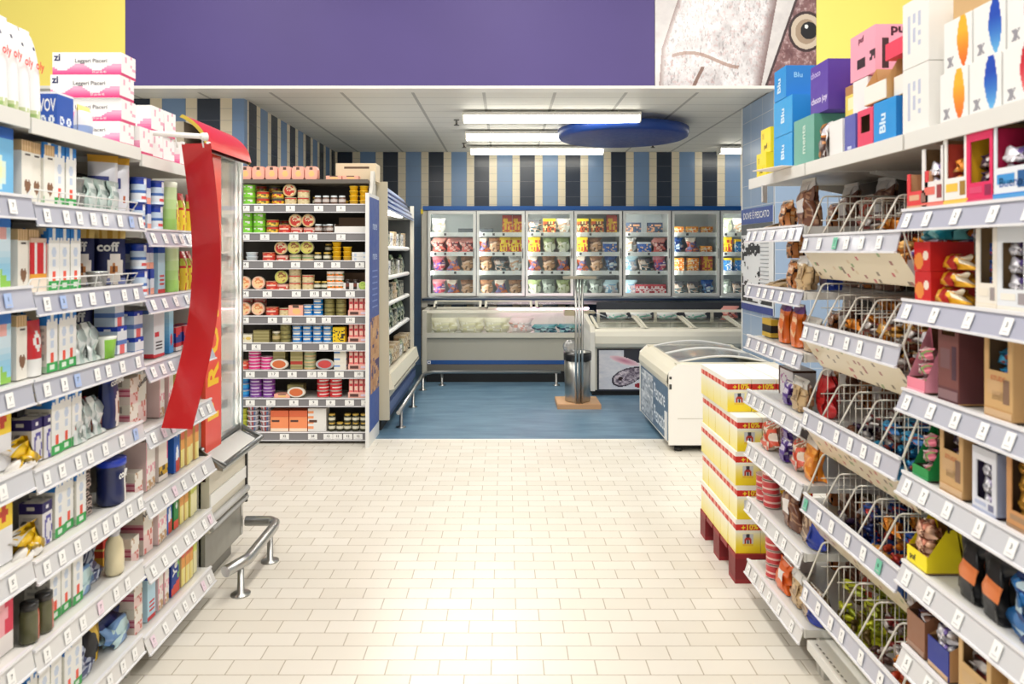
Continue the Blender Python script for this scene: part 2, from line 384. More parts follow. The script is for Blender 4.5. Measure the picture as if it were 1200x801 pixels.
# ------------------------------------------------------------------ light
def area(name, loc, rot, sx, sy, e, col=(255, 249, 240)):
    a = bpy.data.lights.new(name, 'AREA'); a.shape = 'RECTANGLE'; a.size = sx; a.size_y = sy; a.energy = e; a.color = lin(col)[:3]
    o = link(name, a, None, loc, rot); return o
for k, xx in enumerate((-2.6, 0.0, 2.6)): area('hall_strip_light', (xx, 1.4, 4.8), (0, 0, 0), .5, 7.0, 165 if k != 1 else 168)
area('counter_fill_light', (-.6, 7.6, ZC - .13), (0, 0, 0), 1.5, .3, 30)  # added fill light under the recess ceiling, no fixture hangs here
w = bpy.data.worlds.new('hall_air'); SC.world = w; w.use_nodes = True
w.node_tree.nodes['Background'].inputs[0].default_value = lin((255, 253, 249)); w.node_tree.nodes['Background'].inputs[1].default_value = .55
SC.view_settings.view_transform = 'Standard'; SC.view_settings.look = 'None'; SC.view_settings.exposure = -0.04; SC.view_settings.gamma = 1.0; SC.view_settings.use_curve_mapping = False
# ------------------------------------------------------------------ shelving
STEEL = (226, 225, 220); STRIPC = (150, 150, 168)
_TAG = {}
def tag_mesh(digit, bg=(246, 246, 244), w=.029, h=.04):
    k = (digit, bg, w)
    if k not in _TAG:
        b = MB(); b.box(-w / 2, w / 2, -.0015, 0, -h / 2, h / 2, bg)
        b.text(digit, h * (.42 if w < .05 else .6), (70, 70, 76), (0, -.0022, h * .08), bold=.01 if w < .05 else .02); b.face([(-w * .3, -.002, -h * .34), (w * .3, -.002, -h * .34), (w * .3, -.002, -h * .28), (-w * .3, -.002, -h * .28)], (200, 200, 204))
        _TAG[k] = b.mesh('price_tag', 'print')
    return _TAG[k]
_MC = {}
def cached(key, fn, mat):
    if key not in _MC: _MC[key] = fn().mesh(key[0], mat)
    return _MC[key]
def shelf_mb(W, D, lip):
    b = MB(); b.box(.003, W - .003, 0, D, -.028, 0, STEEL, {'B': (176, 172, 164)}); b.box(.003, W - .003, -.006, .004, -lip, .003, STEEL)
    for x in (.02, W - .02): b.hexa([(x - .003, .25, -.035), (x + .003, .25, -.035), (x + .003, D, -.075), (x - .003, D, -.075), (x - .003, .25, -.028), (x + .003, .25, -.028), (x + .003, D, -.028), (x - .003, D, -.028)], STEEL)
    return b
def strip_mb(W, h, tilt, STRIPC=(186, 187, 198)):
    b = MB()
    b.hexa([(.004, -.012 - tilt, -h), (W - .004, -.012 - tilt, -h), (W - .004, -.009 - tilt, -h), (.004, -.009 - tilt, -h), (.004, -.010, .002), (W - .004, -.010, .002), (W - .004, -.007, .002), (.004, -.007, .002)], STRIPC)
    b.box(.004, W - .004, -.016, -.006, .0, .008, (236, 236, 240)); b.box(.004, W - .004, -.017 - tilt, -.008 - tilt, -h - .004, -h + .002, (236, 236, 240))
    return b
def shelving_bay(label, loc, rz, W, D, decks, H, sh=.055, tilt=.008, back=(36, 34, 33), ntag=6, base=True, seed=1, tagc=None, uprights=(0, 1), group=None, striplast=True, name='shelving_bay', topstrip=False, stripc=((176, 178, 192), (176, 178, 192), (172, 174, 190), (180, 182, 194), (200, 201, 206), (208, 208, 210), (214, 213, 212), (218, 216, 214))):  # default back colour is darkened for the shade inside the left bays
    r = random.Random(seed)
    t = thing(name, label, 'shelving', loc, rz, group)
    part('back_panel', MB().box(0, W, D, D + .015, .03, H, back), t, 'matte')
    for k in uprights:
        x = .014 if k == 0 else W - .014
        u = MB().box(x - .014, x + .014, D - .03, D - .001, 0, H, (205, 204, 198))
        for j in range(int(H / .05)): u.face([(x - .004, D - .0305, .03 + j * .05), (x + .004, D - .0305, .03 + j * .05), (x + .004, D - .0305, .055 + j * .05), (x - .004, D - .0305, .055 + j * .05)], (60, 60, 60))
        part('upright', u, t, 'paint')
        if base: part('foot', MB().box(x - .014, x + .014, .05, D - .03, 0, decks[-1] - .03, (196, 194, 186)), t, 'paint')
    for i, z in enumerate(decks):
        top = i == 0 and not topstrip
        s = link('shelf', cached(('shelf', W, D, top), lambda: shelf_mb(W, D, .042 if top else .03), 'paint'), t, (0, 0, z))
        if top: continue
        p = link('price_strip', cached(('price_strip', W, sh, tilt, stripc[min(i, len(stripc) - 1)]), lambda: strip_mb(W, sh, tilt, stripc[min(i, len(stripc) - 1)]), 'gloss'), s)
        x = .05
        while x < W - .03 and ntag:
            dg = r.choice('1 3 2 1 5 3 7 1'.split()) + r.choice(["'", '', ''])
            tg = link('price_tag', tag_mesh(dg, r.choice(tagc) if tagc else (246, 246, 244)), s, (x, -.0145 - tilt * .55, -sh * .5), (-math.atan2(tilt, sh), 0, 0))
            x += W / ntag * r.uniform(.7, 1.25)
    return t
XLF, XRF = -1.36, 1.13
LB = [('left near bay', 1.39, 2.07, [1.98, 1.74, 1.485, 1.215, .975, .715, .46, .2], 21),
      ('left middle bay', 2.072, 2.70, [1.97, 1.723, 1.464, 1.214, .955, .693, .439, .162], 22),
      ('left far bay', 2.702, 3.33, [1.95, 1.668, 1.415, 1.16, .911, .65, .408, .14], 23)]
FR = {}
for nm, y0, y1, dk, sd in LB:
    lb = {'left near bay': 'white steel shelving bay of drinks cut off by the left picture edge', 'left middle bay': 'white steel shelving bay of milk cartons, middle of the left row', 'left far bay': 'white steel shelving bay of biscuit boxes beside the red promo fridge'}[nm]
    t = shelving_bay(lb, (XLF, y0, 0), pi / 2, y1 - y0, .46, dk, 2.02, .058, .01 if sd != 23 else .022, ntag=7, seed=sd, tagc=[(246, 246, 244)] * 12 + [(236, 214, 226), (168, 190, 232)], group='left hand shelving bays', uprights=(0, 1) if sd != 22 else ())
    FR[nm] = (Frame((XLF, y0, 0), pi / 2), dk, y0)
    if sd == 22:   # wire guards on two shelves
        for k in (1, 2):
            sh = [c for c in t.children if c.name.startswith('shelf')][k]
            g = MB(); g.tube([(.01, .03, 0), (.01, .0, .045), (.61, .0, .045), (.61, .03, 0)], .0025, W_); g.tube([(.01, .012, .02), (.61, .012, .02)], .002, W_)
            for x in [.05 + .1 * i for i in range(6)]: g.tube([(x, .002, .045), (x + .015, .02, 0)], .002, W_, 5)
            part('wire_guard', g, sh, 'paint')
RB = [('right far bay', 2.722, 3.35, [1.917, 1.683, 1.435, 1.2, .948, .708, .452, .166], 31), ('right near bay', 1.36, 2.045, [1.917, 1.70, 1.45, 1.2, .968, .718, .482, .2], 33)]
for nm, y0, y1, dk, sd in RB:
    lb = {'right far bay': 'white steel shelving bay of bagged snacks beside the yellow pack pallet', 'right near bay': 'white steel shelving bay of open snack cartons cut off by the right edge'}[nm]
    shelving_bay(lb, (XRF, y1, 0), -pi / 2, y1 - y0, .46, dk, 1.99, .052, .014 if sd == 31 else .02, back=(92, 86, 80), ntag=6, seed=sd, group='right hand shelving bays')
    FR[nm] = (Frame((XRF, y1, 0), -pi / 2), dk, y1)

# the basket bay between them
BK = [1.644, 1.318, .998, .682, .352]
def basket_bay():
    y0, y1 = 2.05, 2.718; W = y1 - y0; D = .46
    t = thing('basket_bay', 'shelving bay of white wire sweet baskets, between the two right shelving bays', 'shelving', (XRF, y1, 0), -pi / 2)
    FR['basket bay'] = (Frame((XRF, y1, 0), -pi / 2), BK, y1)
    part('back_panel', MB().box(0, W, D, D + .015, .03, 1.99, (112, 104, 96)), t, 'matte')
    for x in (.014, W - .014): part('upright', MB().box(x - .014, x + .014, D - .03, D - .001, 0, 1.9, (205, 204, 198)), t, 'paint')
    link('shelf', cached(('shelf', W, D, True), lambda: shelf_mb(W, D, .042), 'paint'), t, (0, 0, 1.917))
    base = MB(); base.box(.003, W - .003, 0, D, .1, .135, STEEL)
    for j in range(22): base.box(.03 + j * .028, .045 + j * .028, .02, .026, .1345, .1353, (120, 118, 112))
    part('base_deck', base, t, 'paint')
    for x in (.016, W - .016): part('foot', MB().box(x - .014, x + .014, .05, D - .03, 0, .1, (196, 194, 186)), t, 'paint')
    r = random.Random(5); wc = (238, 234, 222)
    for bi, z in enumerate(BK):
        b = link('basket', None, t, (0, 0, z)); fl = -.15; yb = .43
        f = MB()
        for i in range(19): xx = .01 + (W - .02) * i / 18; f.tube([(xx, .06, fl), (xx, yb, fl), (xx, yb, .14)], .0018, wc, 4)
        for yy in (.12, .25, .38): f.tube([(.01, yy, fl), (W - .01, yy, fl)], .0025, wc, 5)
        for zz in (0, .07, .14): f.tube([(.01, yb, zz), (W - .01, yb, zz)], .0025, wc, 5)
        part('wire_floor', f, b, 'paint')
        u = MB(); pr = lambda uu, v: (.006 + (W - .012) * uu, -.012 + .062 * v, -.06 - .095 * v)
        rr = random.Random(bi)
        u.grid(pr, 44, 8, lambda uu, v: (228, 214, 184) if rr.random() > .07 else rr.choice([(150, 70, 50), (110, 90, 60), (190, 60, 60), (120, 150, 80), (214, 190, 150)]), False, True)
        u.face([pr(0, 1), pr(1, 1), (W - .006, .052, -.157), (.006, .052, -.157)][::-1], (228, 214, 184))
        part('slanted_front_panel', u, b, 'gloss')
        p = part('price_strip', strip_mb(W, .056, .012), b, 'gloss')
        x = .04
        while x < W - .03:
            link('price_tag', tag_mesh(r.choice(['6', '7', '1', '4', "1'"]), r.choice([(246, 246, 244)] * 5 + [(110, 190, 160)])), b, (x, -.0215, -.028), (-.21, 0, 0)); x += r.uniform(.08, .13)
        for di in range(6):
            x = .008 + (W - .016) * di / 5; hgt = .15 if di in (0, 5) else .115; g = MB(); rad_ = .0034 if di in (0, 5) else .003
            g.tube([(x, -.004, .0), (x, .052, hgt - .012), (x, .058, hgt - .004), (x, .068, hgt), (x, yb, hgt)], rad_, wc, 6)
            g.tube([(x, -.002, .004), (x, .05, fl)], .0025, wc, 5); g.tube([(x, .05, .06), (x, yb, .06)], .0018, wc, 4)
            for k in range(9): yy = .075 + k * .042; g.tube([(x, yy, fl), (x, yy, hgt)], .0017, wc, 4)
            part('wire_divider', g, b, 'paint')
basket_bay()

# ------------------------------------------------------------------ gondola end with tins (faces the camera)
GX0, GX1, GY = -2.32, -1.10, 6.0
GD = [2.18, 1.971, 1.735, 1.505, 1.265, 1.05, .828, .602, .369, .09]
FR['tin shelving'] = (Frame((GX0, GY, 0), 0), GD, 0)
tg = shelving_bay('tall dark backed shelving of tins and jars below the striped wall', (GX0, GY, 0), 0, GX1 - GX0 - .03, .36, GD, 2.17, .06, .004, back=(64, 58, 52), ntag=0, seed=9, uprights=(0, 1), name='tin_shelving', stripc=((128, 126, 128),))
sh = [c for c in tg.children if c.name.split('.')[0] == 'shelf']
sh[0].data = MB().box(.003, GX1 - GX0 - .033, 0, .36, -.028, 0, (120, 112, 102)).box(.003, GX1 - GX0 - .033, -.006, .004, -.03, .003, (104, 98, 90)).mesh('shelf', 'paint')
part('plinth', MB().box(.01, GX1 - GX0 - .04, .06, .35, 0, .06, (34, 32, 30)), tg, 'matte')  # set-back base box, coloured dark for the shadow below the bottom shelf
TAGS = {1: [(288, '7'), (304, '3'), (341, '5'), (374, '5'), (400, '3')], 2: [(288, '5'), (311, '3'), (345, '5'), (367, '3'), (400, '3')], 3: [(287, '14'), (315, '5'), (347, '6'), (374, '10'), (394, '3'), (422, '8')],
        4: [(287, '14'), (314, '6'), (348, '6'), (369, '15'), (383, '6'), (411, '3')], 5: [(287, '16'), (320, '6'), (337, '3'), (365, '3'), (383, '3'), (411, '10')], 6: [(284, '11'), (301, '6'), (329, '6'), (349, '3'), (380, '3'), (396, '12'), (412, '10')],
        7: [(294, '6'), (321, '1 7'), (343, '8'), (366, '17'), (378, '9'), (398, '6'), (421, '10')], 8: [(294, '8'), (318, '9'), (345, '8'), (368, '9'), (388, '8'), (410, '9'), (429, '8')], 9: [(293, '32'), (334, '32'), (367, '28'), (385, '12'), (396, '12'), (408, '12'), (420, '12')]}
for i, s in enumerate(sh):
    for px, d in TAGS.get(i, []): link('price_tag', tag_mesh(d, (246, 246, 244), .075 if len(d) < 3 else .09, .046), s, (PX(px, GY) - GX0, -.0155, -.03))
sp = MB(); sp.box(GX1 - .03, GX1, 5.86, 6.33, .0, 2.06, (232, 232, 230))
t = link('side_panel', sp.mesh('side_panel', 'paint'), tg); t.matrix_parent_inverse = Matrix.Translation((-GX0, -GY, 0))
ps = MB(); ps.box(GX1, GX1 + .004, 5.88, 6.31, .12, 2.03, (62, 88, 158)); X = GX1 + .005
ps.grid(lambda u, v: (X, 5.9 + .4 * u, .42 + .62 * v), 10, 22, lambda u, v: mix((150, 92, 60), (236, 200, 150), fbm(u * 2, v * 3, 3)) if fbm(u + 3, v * 2, 4) > .38 else (70, 60, 110), False)
for k, (zz, s) in enumerate(((1.8, .1), (1.55, .1))): ps.text('mare', s, (190, 206, 236), (X, 6.1, zz), (0, 1, 0), (0, 0, 1), .01)
for k in range(7): ps.box(X - .001, X, 5.98, 6.22, 1.12 + k * .05, 1.13 + k * .05, (130, 150, 205))
pp = link('blue_poster', ps.mesh('blue_poster', 'print'), t); pp['label'] = 'blue poster with food picture'
bk = MB().hexa([(GX1 - .028, 6.0, 2.06), (GX1, 6.0, 2.06), (GX1, 6.14, 2.06), (GX1 - .028, 6.14, 2.06), (GX1 - .028, 6.08, 2.26), (GX1, 6.08, 2.26), (GX1, 6.14, 2.26), (GX1 - .028, 6.14, 2.26)], (214, 210, 200))
t = link('bracket', bk.mesh('bracket', 'paint'), tg); t.matrix_parent_inverse = Matrix.Translation((-GX0, -GY, 0))

# ------------------------------------------------------------------ promo fridge at the end of the left row
def promo_fridge():
    t = thing('promo_fridge', 'narrow promo fridge with red curved header, glass side and steel tray', 'fridge', (-1.40, 3.36, 0))
    L = .47
    cb = MB().box(-.55, -.26, 0, L, .1, 2.08, (222, 220, 212)).box(-.26, -.01, 0, .02, .1, 2.08, (222, 220, 212)).box(-.26, -.02, L - .02, L, .1, 2.08, (226, 224, 218)).box(-.26, -.02, .02, L - .02, .1, .52, (222, 220, 212)).box(-.26, -.02, .02, L - .02, 2.05, 2.08, (222, 220, 212)); part('cabinet', cb, t, 'paint'); part('cabinet_light', MB().box(-.16, -.04, .022, .03, .56, 2.03, W_), t, 'led')  # glowing plate is added to brighten the view through the glass
    part('plinth', MB().box(-.5, -.04, .02, L - .02, 0, .1, (120, 118, 112)), t, 'paint')
    b = MB(); b.box(-.008, .012, 0.0, .185, .52, 2.05, (240, 84, 62))
    for k, ch in enumerate('PROMO'): b.text(ch, .17, (255, 206, 40), (.0128, .095, .83 + k * .168), (0, 0, 1), (0, -1, 0), .035)
    part('red_banner_strip', b, t, 'gloss')
    g = MB(); g.box(-.004, .004, .187, L - .02, .52, 2.05, W_); gl = part('glass_pane', g, t, 'glass')
    bk = MB()
    for k in range(8): bk.box(-.255, -.06, .06, L - .025, .60 + .19 * k, .615 + .19 * k, (238, 238, 234)); bk.box(-.062, -.056, .06, L - .025, .585 + .19 * k, .625 + .19 * k, (246, 246, 244))
    part('lit_shelves', bk, t)
    fr = MB(); fr.box(-.03, .014, L - .02, L + .006, .1, 2.08, (196, 196, 194)); part('edge_trim', fr, t, 'metal')
    h = MB(); n = 14; prof = []
    for k in range(n + 1):
        a = k / n; prof.append((-.07 + .11 * sin(a * pi * .62) + .02 * a ** 6, 2.20 - .13 * a ** 1.15 + .012 * cos(a * pi)))
    ins = [(p[0] - .012, p[1] - .012) for p in prof]
    y0, y1 = -.06, L + .02
    for k in range(n):
        a, b2, c, d2 = prof[k], prof[k + 1], ins[k + 1], ins[k]
        h.face([(a[0], y0, a[1]), (b2[0], y0, b2[1]), (b2[0], y1, b2[1]), (a[0], y1, a[1])], (226, 44, 38), True)
        h.face([(d2[0], y1, d2[1]), (c[0], y1, c[1]), (c[0], y0, c[1]), (d2[0], y0, d2[1])], (60, 20, 20), True)
        for yy, fl in ((y0, 0), (y1, 1)):
            q = [(a[0], yy, a[1]), (d2[0], yy, d2[1]), (c[0], yy, c[1]), (b2[0], yy, b2[1])]; h.face(q if fl else q[::-1], (196, 170, 60))
    hd = part('curved_header', h, t, 'gloss')
    e = MB(); e.box(-.55, -.075, -.03, L, 2.085, 2.185, (170, 160, 140)); part('header_box', e, t, 'matte')
    # slanted steel tray lip
    l = MB(); p = [(-.01, .66), (.10, .60), (.10, .575), (-.01, .60)]
    l.hexa([(p[3][0], -.02, p[3][1]), (p[2][0], -.02, p[2][1]), (p[2][0], L, p[2][1]), (p[3][0], L, p[3][1]), (p[0][0], -.02, p[0][1]), (p[1][0], -.02, p[1][1]), (p[1][0], L, p[1][1]), (p[0][0], L, p[0][1])], (176, 178, 178))
    l.tube([(-.005, -.03, .67), (.108, -.03, .605), (.108, L + .01, .605), (-.005, L + .01, .67)], .014, (150, 152, 152), 8, True)
    l.face([(.004, 0, .6535), (.09, 0, .6065), (.09, L - .02, .6065), (.004, L - .02, .6535)], (226, 226, 224))
    part('tray_lip', l, t, 'metal')
    f = MB(); f.box(-.02, .03, 0, L - .01, .28, .58, (222, 216, 200)); f.box(.03, .036, 0, L - .01, .40, .46, (246, 246, 244)); f.box(-.02, .01, 0, L - .01, .1, .28, (150, 148, 140))
    f.tube([(.04, 0, .345), (.04, L - .01, .345)], .018, (190, 190, 188), 8); f.tube([(.04, 0, .30), (.04, L - .01, .30)], .012, (170, 170, 168), 8)
    part('front_panel', f, t, 'paint')
    part('vent_box', MB().box(.0, .04, L - .01, L + .004, .27, .57, (48, 46, 44)), t)
promo_fridge()
def bumper(label, pts, legs, r=.022, grp='steel bumper rails'):
    t = thing('bumper_rail', label, 'rail', (legs[0][0], legs[0][1], 0), 0, grp); o = Vector((legs[0][0], legs[0][1], 0))
    m = MB(); m.tube([Vector(p) - o for p in pts], r, (186, 186, 184), 12); part('tube', m, t, 'metal')
    for (x, y) in legs:
        l = MB(); zt = min(p[2] for p in pts) - r * .8; l.lathe([(.045, 0), (.045, .006), (.016, .01), (.014, zt)], (176, 176, 174), 12, cx=x - o.x, cy=y - o.y); part('leg', l, t, 'metal')
bumper('short steel tube bumper rail on the cream floor below the steel tray', [(-1.262, 3.27, .145), (-1.205, 3.4, .15), (-1.205, 3.78, .155), (-1.215, 3.83, .155), (-1.25, 3.86, .155), (-1.38, 3.86, .155)], [(-1.225, 3.36), (-1.206, 3.72)], .026)
# rod and hanging red strip
rd = MB(); rd.tube([(-1.62, 2.72, 1.985), (-1.62, 2.85, 2.045), (-1.40, 2.86, 2.055), (-1.175, 2.86, 2.04)], .011, (238, 236, 232), 8); rd.lathe([(.016, -.02), (.016, .0), (.004, .004)], (238, 236, 232), 10, 'x', -1.175, 2.86, 2.04)
for x in (-1.30, -1.196): rd.tube([(x, 2.86, 2.04), (x, 2.875, 2.0)], .003, W_, 5)
thing('hanging_rod', 'white rod reaching out above the hanging red strip', 'rod', data=rd.mesh('hanging_rod', 'paint'))
st = MB(); Nn = 40
def strip_pt(u, v):
    # centre line swings away from the camera at mid height, towards it at the foot
    py = 168 + (1 - v) * 334; k = max(i for i in range(len(CL) - 1) if CL[i][0] <= py + 1e-6); p0, p1, p2, p3 = CL[max(0, k - 1)], CL[k], CL[k + 1], CL[min(len(CL) - 1, k + 2)]
    t = (py - p1[0]) / (p2[0] - p1[0]); h = p2[0] - p1[0]; m1 = (p2[1] - p0[1]) / (p2[0] - p0[0]) * h; m2 = (p3[1] - p1[1]) / (p3[0] - p1[0]) * h
    px = (2 * t ** 3 - 3 * t * t + 1) * p1[1] + (t ** 3 - 2 * t * t + t) * m1 + (-2 * t ** 3 + 3 * t * t) * p2[1] + (t ** 3 - t * t) * m2
    Y = -1.248 * F_ / (px - CX_); return (-1.248 + (u - .5) * .126, Y + (u - .5) * -.02, PZ(py, Y))
CL = [(168, 229.5), (220, 236), (280, 241), (330, 241), (380, 236), (430, 226), (502, 207)]
st.grid(strip_pt, 3, Nn, (190, 34, 36)); k0 = len(st.v)
st.grid(lambda u, v: (lambda p: (p[0], p[1] + .003, p[2]))(strip_pt(u, v)), 3, Nn, (176, 30, 34), True, True)
for x in (-1.30, -1.196): st.box(x - .005, x + .005, strip_pt(.5, 1)[1] - .012, strip_pt(.5, 1)[1] + .006, 2.02, 2.03, W_)
thing('hanging_strip', 'long bent red plastic strip hanging from the white rod', 'sign', data=st.mesh('hanging_strip', 'gloss'))

# ------------------------------------------------------------------ open wall cooler behind the tin shelving (faces +X)
CXF = -1.04
def cooler():
    t = thing('open_cooler', 'open chilled display cabinet with curved white shelves behind tin shelving', 'cooler', (CXF, 6.42, 0)); L = 1.82
    part('end_panel', MB().hexa([(-.9, -.03, 0.1), (.02, -.03, .1), (.02, 0, .1), (-.9, 0, .1), (-.9, -.03, 2.2), (-.0, -.03, 2.2), (0, 0, 2.2), (-.9, 0, 2.2)], (206, 198, 176)), t, 'paint')
    fe = MB(); fe.box(-.9, -.45, L, L + .03, .1, 2.16, (206, 198, 176)); fe.box(-.45, -.04, L, L + .03, .42, 2.1, (58, 62, 64)); fe.box(-.04, .0, L, L + .03, .42, 2.1, (214, 210, 196)); part('end_panel', fe, t, 'paint')
    part('back_panel', MB().box(-.62, -.6, 0, L, .3, 2.12, (40, 38, 36)), t, 'matte')
    c = MB(); c.hexa([(-.6, 0, 1.98), (-.02, 0, 1.98), (-.02, L, 1.94), (-.6, L, 1.94), (-.6, 0, 2.22), (-.12, 0, 2.22), (-.12, L, 2.16), (-.6, L, 2.16)], (222, 220, 212)); part('canopy', c, t, 'paint')
    bl = MB(); bl.hexa([(-.015, 0, 1.96), (.005, 0, 1.96), (.005, L, 1.93), (-.015, L, 1.93), (-.13, 0, 2.23), (-.11, 0, 2.23), (-.11, L, 2.17), (-.13, L, 2.17)], (150, 166, 196))
    for k in range(4): a = .016 + .024 * k; bl.tube([(.008 - a, -.01, 1.985 + .06 * k), (.008 - a, L + .01, 1.95 + .055 * k)], .012, (64, 84, 140), 6)
    part('night_blind', bl, t, 'gloss')
    part('lamp', MB().box(-.12, -.06, .05, L - .05, 1.95, 1.965, W_), t, 'led')
    for k, z in enumerate((1.62, 1.345, 1.10, .83)):
        s = MB(); s.box(-.6, -.1, .0, L, z - .02, z, (222, 222, 218)); s.tube([(-.1, .0, z - .01), (-.075, .04, z - .008), (-.055, .1, z - .005), (-.055, L - .1, z - .005), (-.075, L - .04, z - .008), (-.1, L, z - .01)], .022, (240, 240, 238), 8); part('shelf', s, t, 'paint')
    lp = MB(); lp.hexa([(-.6, 0, .3), (.02, 0, .3), (.02, L, .3), (-.6, L, .3), (-.6, 0, .5), (.0, 0, .48), (0, L, .48), (-.6, L, .5)], (214, 208, 190))
    lp.hexa([(0, -.02, .36), (.06, -.02, .37), (.06, L + .02, .37), (0, L + .02, .36), (-.01, -.02, .5), (.03, -.02, .505), (.03, L + .02, .505), (-.01, L + .02, .5)], (238, 232, 212))
    for k in range(36): lp.box(.015, .062, .02 + k * .05, .03 + k * .05, .38, .40, (150, 146, 136))
    part('front_lip', lp, t, 'paint')
    bb = MB(); bb.box(-.6, .0, 0, L, .1, .3, (58, 78, 122)); bb.box(.0, .02, 0, L, .17, .25, (92, 112, 160)); part('blue_bumper_panel', bb, t, 'paint')
    part('plinth', MB().box(-.6, -.06, .02, L, 0, .1, (56, 54, 52)), t)
    FR['open cooler'] = (Frame((CXF - .085, 6.42, 0), pi / 2), [1.62, 1.345, 1.10, .83, .505], 6.42)
cooler()
bumper('long low steel bumper rail running along cooler and glass chest freezer', [(PX(467, 6.42) , 6.42, .16), (PX(495, 8.35), 8.35, .16), (PX(500, 8.5), 8.5, .16), (PX(508, 8.58), 8.58, .16), (PX(657, 8.6), 8.6, .16)], [(PX(470, 6.55), 6.55), (PX(484, 7.4), 7.4), (PX(495.5, 8.3), 8.3), (PX(518, 8.6), 8.6), (PX(652, 8.6), 8.6)], .02)

# ------------------------------------------------------------------ back wall freezers
DY = 9.4; PITCH = .631; DX0 = PX(501, DY)
def freezer():
    t = thing('upright_freezer', 'row of glass door freezers under a blue rail along striped back wall', 'freezer', (DX0, DY, 0)); n = 7; L = n * PITCH
    c = MB(); c.box(-.05, L, .5, .56, .86, 2.13, (186, 192, 194)); c.box(-.075, -.002, .0, .56, .86, 2.13, (196, 192, 180)); c.box(-.07, L, .0, .56, 2.11, 2.17, (214, 214, 210)); c.box(-.05, L, .03, .56, .9, 1.01, (220, 222, 220)); part('cabinet', c, t, 'paint')
    b = MB(); b.box(-.06, L, -.02, .0, 2.118, 2.172, (24, 92, 170)); part('blue_rail', b, t, 'gloss')
    part('corner_cap', MB().box(-.085, -.055, -.025, .01, 2.07, 2.13, (236, 206, 40)), t, 'gloss')
    k_ = MB(); k_.box(-.07, L, -.03, .03, .945, .985, (150, 160, 172)); k_.box(-.07, L, -.033, -.03, .955, .972, (60, 84, 124)); part('kick_rail', k_, t, 'metal')
    for i in range(n):
        x0 = i * PITCH
        part('divider', MB().box(x0 - .012, x0 + .012, .03, .5, .99, 2.11, (200, 204, 204)), t, 'paint')
        for z in (1.822, 1.568, 1.324):
            s = MB(); s.box(x0 + .02, x0 + PITCH - .02, .06, .48, z - .02, z, (236, 238, 238)); s.box(x0 + .015, x0 + PITCH - .015, .05, .06, z - .045, z + .012, (244, 246, 246))
            for q in range(4): s.box(x0 + .08 + q * .13, x0 + .11 + q * .13, .0485, .05, z - .03, z, R.choice([(90, 90, 96), (250, 250, 250), (246, 246, 240)]))
            part('shelf', s, t, 'paint')
        lt = MB().box(x0 + .016, x0 + .03, .03, .045, 1.03, 2.08, W_); part('cabinet_light', lt, t, 'led')
        if i % 2 == 0: part('top_light', MB().box(x0 + .05, x0 + PITCH - .05, .03, .045, 2.09, 2.1, W_), t, 'led')
        d = link('door', None, t, (x0, 0, 0)); a, w_, z0, z1 = .0, .028, 1.012, 2.108
        f = MB()
        for q in ((.008, .04, z0, z1), (PITCH - .04, PITCH - .008, z0, z1), (.04, PITCH - .04, z0, z0 + .035), (.04, PITCH - .04, z1 - .04, z1)): f.box(q[0], q[1], -.03, .015, q[2], q[3], (232, 234, 230))
        part('door_frame', f, d, 'paint')
        e = MB(); e.box(.0, .008, -.022, .02, z0, z1, (50, 56, 66)); part('door_seal', e, d)
        part('glass_pane', MB().box(.04, PITCH - .04, -.012, -.006, z0 + .035, z1 - .04, W_), d, 'glass')
        h = MB(); h.tube([(PITCH - .03, -.03, 1.5), (PITCH - .03, -.05, 1.5), (PITCH - .03, -.05, 1.62), (PITCH - .03, -.03, 1.62)], .006, (150, 152, 154), 6); part('handle', h, d, 'metal')
    FR['freezer'] = (Frame((DX0, DY + .06, 0), 0), [1.822, 1.568, 1.324, 1.01], 0)
freezer()
